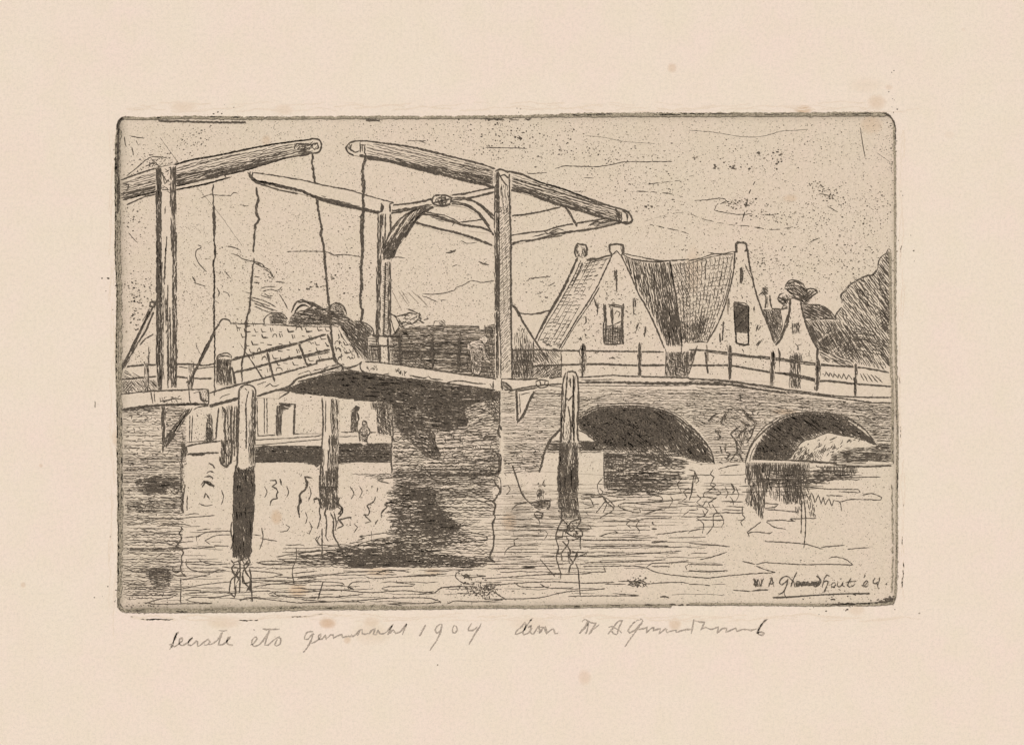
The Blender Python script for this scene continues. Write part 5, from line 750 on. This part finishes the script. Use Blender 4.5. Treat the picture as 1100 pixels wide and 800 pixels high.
for q, w, lab in (('a1 775,455 778,490 788,520 776,565 778,600 790,630 772,660 765,720 765,800 a2 768,0 762,105', 1.7, 'far chain, upper wavy length'), ('a2 765,135 758,200 752,260 748,330 742,400 738,425 728,450 722,500 722,560 715,640 700,700 700,800', 1.4, None),
               ('b1 368,275 352,330 348,390 358,440 350,500 352,560 350,640 345,800 b2 347,0 345,120 340,200 342,300 335,360 344,420 342,475', 2.4, 'near chain hanging from the tip of the thick beam')):
    c = Part('chain', rdb, label=lab); c.ln(q, w, double=2, wob=.7)
    if w > 2.2: c.ln('b1 365,290 345,380 350,520|b1 340,600 338,720 350,800', 1.6, wob=.6)
br = Part('guy_rope', label='taut rope slanting down from the gable chimney across the left railing', cat='rope'); br.ln('a2 555,530 520,600 470,700 430,775 a3 410,215', 1.9, double=1)
wk = Part('person', label='dim person in light clothes bending over the level leaf, beside the near post', cat='person', fill='b2 912,600 930,580 975,575 985,555 1005,550 1020,565 1015,585 1000,600 1010,640 1030,680 1035,700 1010,690 990,660 985,720 978,760 940,760 930,700 925,640 912,620')
wk.hatch('b2 925,620 1000,610 990,720 975,755 940,750', 82, 1.25, 1.15, dash=(4,14)); wk.hatch('b2 930,640 985,640 975,750 945,740', 40, 1.9, 1.1); wk.hatch('b2 915,600 975,580 1010,600 1030,690 1000,680 985,650 930,650', 8, 1.5, 1.0, dash=(4,12)); wk.hatch('b2 928,640 990,650 985,740 945,755', 4, 2.2, 1, dash=(3,9)); wk.hatch('b2 980,560 1015,560 1010,600 980,600', 30, 2.2, .9, dash=(3,6)); wk.ln('b2 915,600 935,582 975,578 1000,600 1010,650 1032,690|b2 920,625 930,690 935,750 970,765 985,740|b2 985,560 1005,550 1020,565|b2 920,605 940,615 925,630', 1.2)
# ================================================================ PILES
def pile(f, lab): return Part('mooring_pile', label=lab, cat='pile', group='wooden piles standing in the canal', fill=f)
P1 = pile('a3 683,300 684,240 700,222 725,215 750,220 768,240 775,270 772,460 768,640 768,800 a4 765,180 650,180 655,0 a3 660,690 675,640 680,460', 'thickest pile, round-topped, pale above and black below, in front of the tipped-up leaf')
P1.ln('a3 682,440 682,300 685,240 702,222 725,214 750,220 770,240 775,275', 1.6, double=1); P1.ln('a3 682,300 680,500 675,640 660,700 655,790|a3 735,250 722,320 725,450 722,560|a3 715,235 728,245', 1.5, double=1)
P1.hatch('a3 752,235 775,270 772,470 768,650 745,650 745,470 750,330', 88, .85, 1.3, dash=(8,40)); P1.hatch('a3 735,400 750,400 745,640 735,640', 88, 1.4, 1.1); LW = 'a3 658,690 680,655 700,670 720,668 735,655 768,645 768,800 a4 765,196 650,196 655,0'
P1.hatch(LW, 89, .85, 1.35, dash=(8,50)); P1.hatch(LW, 84, 1.4, 1.2, dash=(8,30)); P1.hatch('a3 658,700 680,655 705,700 705,790 660,790', 70, 1.0, 1.3, dash=(5,16)); P1.hatch('a4 655,40 762,40 762,200 652,200', 89, .9, 1.35); P1.specks('a3 690,300 730,300 725,640 690,640', 24); P1.ln('a3 715,690 722,800 a4 718,80', 1.4, TONE)
P2 = pile('b3 130,285 145,278 215,285 222,300 220,500 215,700 215,800 b4 212,60 115,60 120,0 b3 130,600', 'middle-left pile under the black leaf underside, pale above and shaggy dark below')
P2.ln('b3 130,285 135,400 132,500 122,660 118,790', 1.7, double=2); P2.hatch('b3 175,290 218,290 216,480 180,480', 88, 1.2, 1.2, dash=(8,34)); P2.ln('b3 180,290 178,400 185,480|b3 190,300 188,430|b3 150,300 148,470', 1.2); LW = 'b3 135,500 175,485 218,475 216,700 215,800 b4 212,60 115,60 120,0 b3 128,640'
P2.hatch('b3 165,485 218,475 216,700 215,800 b4 212,60 150,60 b3 160,600', 88, .9, 1.3, dash=(5,26)); P2.hatch('b3 130,680 215,650 215,800 b4 212,74 115,74 b3 120,760', 84, 1.1, 1.3, dash=(5,22)); P2.hatch('b3 125,560 145,560 140,700 122,700', 88, 1.2, 1.2)
P3 = pile('c3 415,300 420,220 430,165 450,148 490,150 503,175 508,300 505,520 505,800 c4 500,75 405,75 395,0 c3 400,700 412,560 415,450', 'pale square pile against the bridge wall, in front of the wide black arch')
P3.ln('c3 440,150 432,170 422,215 418,300 415,450 412,560 400,700 398,790|c3 448,152 440,260 430,420', 1.8, double=1); P3.ln('c3 445,150 470,145 492,152 500,175|c3 502,165 508,300 502,420 505,520', 1.8, double=2); P3.ln('c3 480,165 478,250 475,400 485,520|c3 450,330 462,400 465,500 440,550|c3 440,285 455,300 478,270|c3 465,180 465,230|c3 455,190 460,200', 1.5, double=1); P3.hatch('c3 478,165 488,165 486,520 476,520', 90, .8, 1.2); P3.hatch('c3 420,225 432,225 428,540 416,540', 90, 1.1, 1.2, dash=(8,30)); P3.hatch('c3 440,420 475,400 475,520 430,520', 80, 1.6, 1.1, dash=(5,18))
LW = 'c3 412,530 440,520 505,525 505,800 c4 500,75 405,75 395,0 c3 402,680'
P3.hatch(LW, 89, .95, 1.35, dash=(8,44)); P3.hatch('c3 412,540 455,540 450,700 430,800 c4 405,75 395,0', 88, 1.2, 1.2, dash=(8,30)); P3.hatch('c3 470,640 505,600 505,800 c4 500,75 410,75 440,0', 84, 1.2, 1.3, dash=(6,24)); P3.hatch('c4 400,0 500,0 500,90 405,90', 88, .9, 1.3)
P4 = pile('a3 578,340 605,325 645,320 650,420 645,630 625,650 600,662 580,640 575,560 590,520', 'short dark striped pile just left of the thickest pile')
P4.hatch('a3 580,520 650,500 648,630 620,650 590,650', 88, 1.1, 1.3, dash=(5,22)); P4.ln('a3 592,335 612,360 608,440 612,520 600,640|a3 645,330 640,450 645,560 640,635|a3 580,600 590,640 615,655 640,630|a3 590,510 600,560 625,600', 1.9, double=2); P4.hatch('a3 612,330 645,325 645,520 615,520', 88, 1.3, 1.2, dash=(6,26)); P4.hatch('a3 590,330 610,350 600,400 592,400', 70, 1.2, 1)
P5 = Part('plank_fender', label='narrow upright fender boards between the short striped pile and the thickest pile', cat='fender', fill='a3 652,330 672,325 668,620 652,625'); P5.ln('a3 662,330 658,450 660,600|a3 672,330 668,560', 1.6, double=1)
# ================================================================ PRINT MARGINS: plate edge, writing, creases
pe = Part('plate_edge', sheet)
def edge(P, w, n=1, off=.8, mat=EDGE, dash=None):
    for k in range(n):
        o = (R.uniform(-off,off), R.uniform(-off,off)); pe.ln([(x+o[0], y+o[1]) for x, y in pts(P)], w*R.uniform(.7,1.3), mat, dash=dash, wob=.5)
edge('a1 35,140 28,250 25,420 28,600 25,800 a2 35,300 30,700 a3 35,300 38,600 a4 42,300 40,560 40,690 50,715 70,725', 1.8, 5, 1.4); edge('a1 45,150 40,300 38,420 42,700 a2 50,400 a3 50,300 a4 55,200 48,650', 1.3, 3, 1.6, EDGE, (3,12)); edge('a1 38,140 35,250 32,350 36,480 33,600', 2.2, 3, .7, INK)
edge('a1 30,150 38,110 60,88 90,78', 2.0, 4, .9, INK, (4,12)); edge('a1 60,85 200,88 400,82 700,85 1000,84 b1 400,82 800,82 c1 0,80 300,75 600,70', 1.5, 4, 1.2, EDGE, (8,30)); edge('a1 60,85 200,88 400,82 700,85 1000,84 b1 400,82 800,82 c1 0,80 300,75 600,70', 1.1, 1, .3)
edge('a1 250,100 480,105 610,108 720,107', 1.2, 1, .1, INK); edge('b1 365,95 440,96|c1 0,90'.split('|')[0], 1.4, 2, .2, INK); edge('c1 0,90 150,93 250,90', 1.2, 1, .1, INK, (5,16)); edge('c1 400,68 700,66 1000,65 d1 100,65 500,64 900,62 1060,62', 2.2, 5, .9); edge('c1 600,66 1000,65 d1 500,64 1060,64', 1.2, 2, .5, INK, (6,26)); edge('d1 1040,62 1075,70 1095,95 1105,120 1106,200', 1.5, 4, .5, INK, (4,14))
edge('d1 1102,110 1107,400 1108,800 d2 1108,400 1108,800 d3 1065,120 1072,500 d4 1068,100 1068,400 1062,600 1055,640', 1.3, 4, .7); edge('d3 1065,200 1070,500 d4 1070,200 1068,500 1064,600', 1.0, 2, .4, INK, (5,20)); edge('d2 1080,100 1085,700 d3 1045,200 1045,600', 1.2, 4, 1.2, EDGE, (6,26)); edge('d4 1040,50 1045,400 1040,600', 1.0, 2, 1.2, EDGE, (4,16))
edge('d4 1058,620 1050,655 1000,662 700,666 300,663 0,662', 1.4, 4, .7); edge('d4 1050,640 980,655 850,660 700,664', 1.6, 4, .8, INK, (3,14)); pe.hatch('d4 960,640 1055,618 1052,655 1000,662', -20, .9, 1.2, dash=(3,9)); edge('d4 160,665 0,662 c4 900,695 640,698 480,705', 1.3, 2, .4, INK, (2,8)); edge('c4 1000,700 700,700 300,705 0,705 b4 700,710 300,712 0,715 a4 800,725 400,728 70,728', 1.5, 6, 1.3); edge('a4 60,725 400,725 800,715 b4 200,710 500,705', 1.3, 4, 1.6, EDGE, (5,22)); edge('a4 45,690 60,722 90,728 200,728', 1.6, 3, .8, INK, (4,12)); pe.specks('a4 50,690 300,700 300,735 50,735', 60); pe.specks('b4 0,700 1100,695 1100,712 0,718', 70)
TOP = LAYER[0]; LAYER[0] = 1
cr = Part('creases', sheet, kind='stuff')
def crz(x0, x1, y, amp, n):
    for _ in range(n):
        x = x0
        while x < x1:
            l = R.uniform(20, 70); ph = R.random()*6; yy = y+R.uniform(-amp, amp)*.6
            cr.rib([(x+k*1.5, yy+amp*.45*math.sin(ph+k*.11)+amp*.15*math.sin(ph*2+k*.31)) for k in range(int(l/1.5))], R.uniform(.7,1.7), CREASE, wob=.5); x += l+R.uniform(-5,22)
crz(135, 950, 117, 4, 2); crz(140, 950, 663, 4, 3); crz(150, 900, 112, 3, 1)
for xx, s_ in ((968,1),(120,-1)):
    for _ in range(3):
        y = 140
        while y < 640:
            l = R.uniform(14, 50); ph = R.random()*6; x = xx+R.uniform(-2.5,3); cr.rib([(x+1.2*math.sin(ph+k*.13), y+k*1.5) for k in range(int(l/1.5))], R.uniform(.6,1.4), CREASE, wob=.6); y += l+R.uniform(0,26)
for _ in range(420):
    x, y = R.uniform(0,1100), R.uniform(0,800)
    if 122 < x < 968 and 118 < y < 660: continue
    cr.dot(x, y, R.uniform(.3,.7), CREASE)
cr.dot(470, 714, .9, GREY); cr.ln('p 102,431 102,438', 1.3, GREY)
# signature scratched in the plate
LAYER[0] = TOP
sg = Part('signature', sheet)
for s in ('h 62,132 68,165 75,192 88,150 95,140 102,170 108,190 120,150 132,132','h 55,140 75,150 62,175 80,190','h 112,135 118,185','h 165,192 180,150 190,130 195,165 203,190','h 165,165 185,172 203,158','h 172,135 192,128',
   'h 312,128 290,118 265,125 245,145 240,165 255,178 275,165 300,140','h 300,135 292,170 280,205 262,232 240,242 230,238','h 362,90 345,120 330,155 318,192','h 310,130 330,150 325,185','h 320,170 340,152 345,190 355,185','h 355,185 362,155 380,155 378,185 360,190 358,165','h 385,160 395,190 405,155 418,160 420,188','h 425,165 440,155 450,185 465,160 475,158','h 350,170 400,172 450,170 500,165 530,158','h 360,180 420,180 480,178 510,170','h 475,185 490,190 510,170 520,140 510,120 495,118 515,130 530,150 525,165 505,185 485,192',
   'h 590,118 570,108 555,130 545,165 535,192','h 540,165 565,150 580,155 570,185 555,215 548,230 565,215','h 610,165 598,178 602,192 620,192 632,178 625,162 608,165','h 645,162 642,185 655,192 672,180 682,162 680,185 695,190','h 660,138 672,134','h 738,130 722,160 712,182 725,192 750,185 765,170','h 700,162 735,155 775,152','h 832,105 838,112 825,128','h 825,185 838,178 855,155 845,148 828,165 822,182 838,192 858,180','h 905,128 892,150 890,165 905,170 925,158','h 938,125 930,160 922,185 928,205 935,200'):
    sg.ln(s, .95, wob=.1)
sg.hatch('h 60,132 90,140 100,190 70,192', 60, 1.1, 1.0); sg.hatch('h 340,158 520,152 525,172 350,178', 12, 1.5, .7); sg.dot(800+985/6.47, 600+172/6.47, 1, INK); sg.dot(800+815/6.47, 600+182/6.47, .6, INK); sg.ln('h 195,268 280,266 400,256 500,250 600,244 700,240 870,240', .8); sg.ln('h 50,220 90,216 160,212|h 280,200 275,240 290,272', .8); sg.ln('h 595,280 612,276 628,280', 1.5)
# pencilled note under the plate
LAYER[0] = 2
nt_ = Part('pencil_note', sheet)
for wd_ in (
 ('e 60,238 75,210 98,155 108,143 98,150 85,185 72,228','e 58,212 75,205 85,222 105,210 130,188 132,172 115,180 112,205 128,214 150,205 185,172 168,185 160,210 175,215 195,200 205,190 212,192 210,222','e 212,220 235,205 268,180 278,195 262,212 245,210','e 262,210 290,205 318,185 340,145','e 325,133 350,137 370,133','e 345,142 330,185 322,212 345,210 370,190 388,170 375,172 368,195 378,210 402,212',),
 ('e 495,212 510,205 530,178 525,168 508,180 502,205 515,218 545,208 575,170 600,128','e 560,125 600,128 652,126','e 600,130 580,180 572,212 590,212 615,190 640,172 658,175 655,205 635,218 625,210 640,180','e 510,130 520,132',),
 ('e 832,140 805,142 788,160 785,180 805,180 830,150','e 832,145 820,190 800,225 778,252','e 822,205 850,190 875,165 872,152 860,165 865,182 880,180 898,158 902,185','e 902,180 925,158 938,158 942,180','e 942,175 965,160 985,155 990,172 1020,165 1045,165 1060,155 1085,130','f 62,150 72,160 85,130 95,128 95,150 110,155 130,148','f 130,155 150,130 165,125 155,155 172,155 180,130 190,150 215,150 245,120 262,100 245,130 232,158','f 240,150 262,130 275,150 300,140 325,110 335,98 322,130 312,158',),
 ('f 435,102 420,135 403,165','f 522,100 500,108 488,130 495,148 512,140 525,112','f 525,98 510,160 480,210 458,242','f 590,105 580,125 582,145 595,148 605,130 600,110 588,108','f 685,95 668,118 665,135 690,132 715,115','f 735,98 710,140 685,180 668,212',),
 ('f 1012,65 985,100 960,135 935,152 918,155 922,140 950,115 968,90 975,110 958,145 965,158 990,145 1010,120','f 985,120 1005,105 1000,145 1015,155','f 1015,155 1035,120 1048,108 1045,150 1065,125 1080,112 1085,140 1100,140','g 0,98 20,100 30,130 48,112 62,105 68,128 82,125',),
 ('g 190,72 205,62 218,70 205,95 178,128','g 180,125 205,100 222,75 215,110 208,130','g 215,68 235,78 255,80 235,110 222,132','g 222,130 245,105 270,85',),
 ('g 308,130 330,105 355,72 375,68 362,95 350,130','g 312,100 330,95 365,118 372,125','g 320,108 335,128 350,132','g 470,72 462,62 440,68 415,92 400,115 408,125 435,108 462,78 465,70','g 465,75 440,110 415,145 385,188','g 440,110 470,105 488,98 482,125','g 482,125 505,105 520,98 515,115 535,108 548,105 540,130 555,118 572,105 578,125','g 578,122 600,115 618,112 620,122 650,112 690,108','g 700,62 695,90 688,128','g 698,65 725,75 748,75 738,98 730,112','g 730,112 750,100 775,108 800,102 812,98 805,128','g 805,125 830,105 850,102 845,120 870,112 890,102 895,118 925,108 960,112 985,105','g 985,128 1000,95 1020,68 1035,62 1015,80 995,110 990,130 1010,135 1020,125 1005,120 985,125',)):
    p = Part('word', nt_)
    for s in wd_: p.ln(s, 1.7, PENCIL, wob=.2)
# ================================================================ build meshes
sheet.fill(SHEET)
for k in range(len(sheet.mi)): sheet.mi[k] = 0
for i, p in enumerate(PARTS): p.stack([q for q in PARTS[:i] if not (p.name in ('creases', 'word', 'pencil_note') and q is not sheet)])
for p in PARTS: p.finish()
sheet.me.materials[0] = M_PAPER
from mathutils import Matrix
for p in PARTS:
    par = p.parent
    if isinstance(par, Part):
        off = p.parent.off
    elif par is not None:
        off = Vector(par.location)
    else:
        xs = [v.co for v in p.me.vertices]
        off = Vector(((min(v.x for v in xs)+max(v.x for v in xs))/2, p.y, min(v.z for v in xs)))
        p.obj.location = off
    p.off = off
    p.me.transform(Matrix.Translation(-off))
# ---------------------------------------------------------------- what stands round the sheet
def box(name, x0, x1, y0, y1, z0, z1, mat, **kw):
    v = [(x,y,z) for x in (x0,x1) for y in (y0,y1) for z in (z0,z1)]
    f = [(0,1,3,2),(4,6,7,5),(0,4,5,1),(2,3,7,6),(0,2,6,4),(1,5,7,3)]
    me = bpy.data.meshes.new(name); me.from_pydata(v, [], f); me.materials.append(mat)
    o = bpy.data.objects.new(name, me); COL.objects.link(o)
    for k, q in kw.items(): o[k] = q
    return o
mw, nt, b = newmat('plaster'); nt.links.new(mix(nt, nz(nt, geo(nt), 2, 5), srgb(205,200,190), srgb(188,182,172)), b.inputs['Base Color'])
mg, nt, b = newmat('gravel'); nt.links.new(mix(nt, nz(nt, geo(nt), 6, 8, .8), srgb(150,142,130), srgb(110,104,96)), b.inputs['Base Color'])
box('backing_wall', -14, 14, .02, .5, 0, 14, mw, kind='structure'); box('ground', -200, 200, -200, 200, -.3, 0, mg, kind='structure')
# ---------------------------------------------------------------- camera and daylight
cam = bpy.data.cameras.new('camera'); co = bpy.data.objects.new('camera', cam); COL.objects.link(co)
D = 22.0; co.location = (0, -D, H); co.rotation_euler = (math.radians(90), 0, 0)
cam.sensor_width = 36; cam.lens = 36*D/11.0; cam.clip_end = 600; SC.camera = co
el, az = math.radians(46), math.radians(24)     # sun high behind the camera, a little to the left
sd = bpy.data.lights.new('sun', 'SUN'); sd.energy = 4.0; sd.angle = math.radians(.5); sd.color = (1, .965, .91)
so = bpy.data.objects.new('sun', sd); COL.objects.link(so); so.location = (-6,-20,25)
to_sun = Vector((-math.sin(az)*math.cos(el), -math.cos(az)*math.cos(el), math.sin(el)))
so.rotation_euler = (-to_sun).to_track_quat('-Z', 'Y').to_euler()
wd = bpy.data.worlds.new('World'); SC.world = wd; wd.use_nodes = True; nt = wd.node_tree
sk = nt.nodes.new('ShaderNodeTexSky'); sk.sky_type = 'NISHITA'; sk.sun_disc = False; sk.sun_elevation = el
sk.sun_rotation = math.radians(180)+az
nt.links.new(sk.outputs[0], nt.nodes['Background'].inputs[0]); nt.nodes['Background'].inputs[1].default_value = .08
SC.view_settings.view_transform = 'Standard'; SC.view_settings.look = 'None'; SC.view_settings.gamma = 1
SC.view_settings.exposure = -0.2
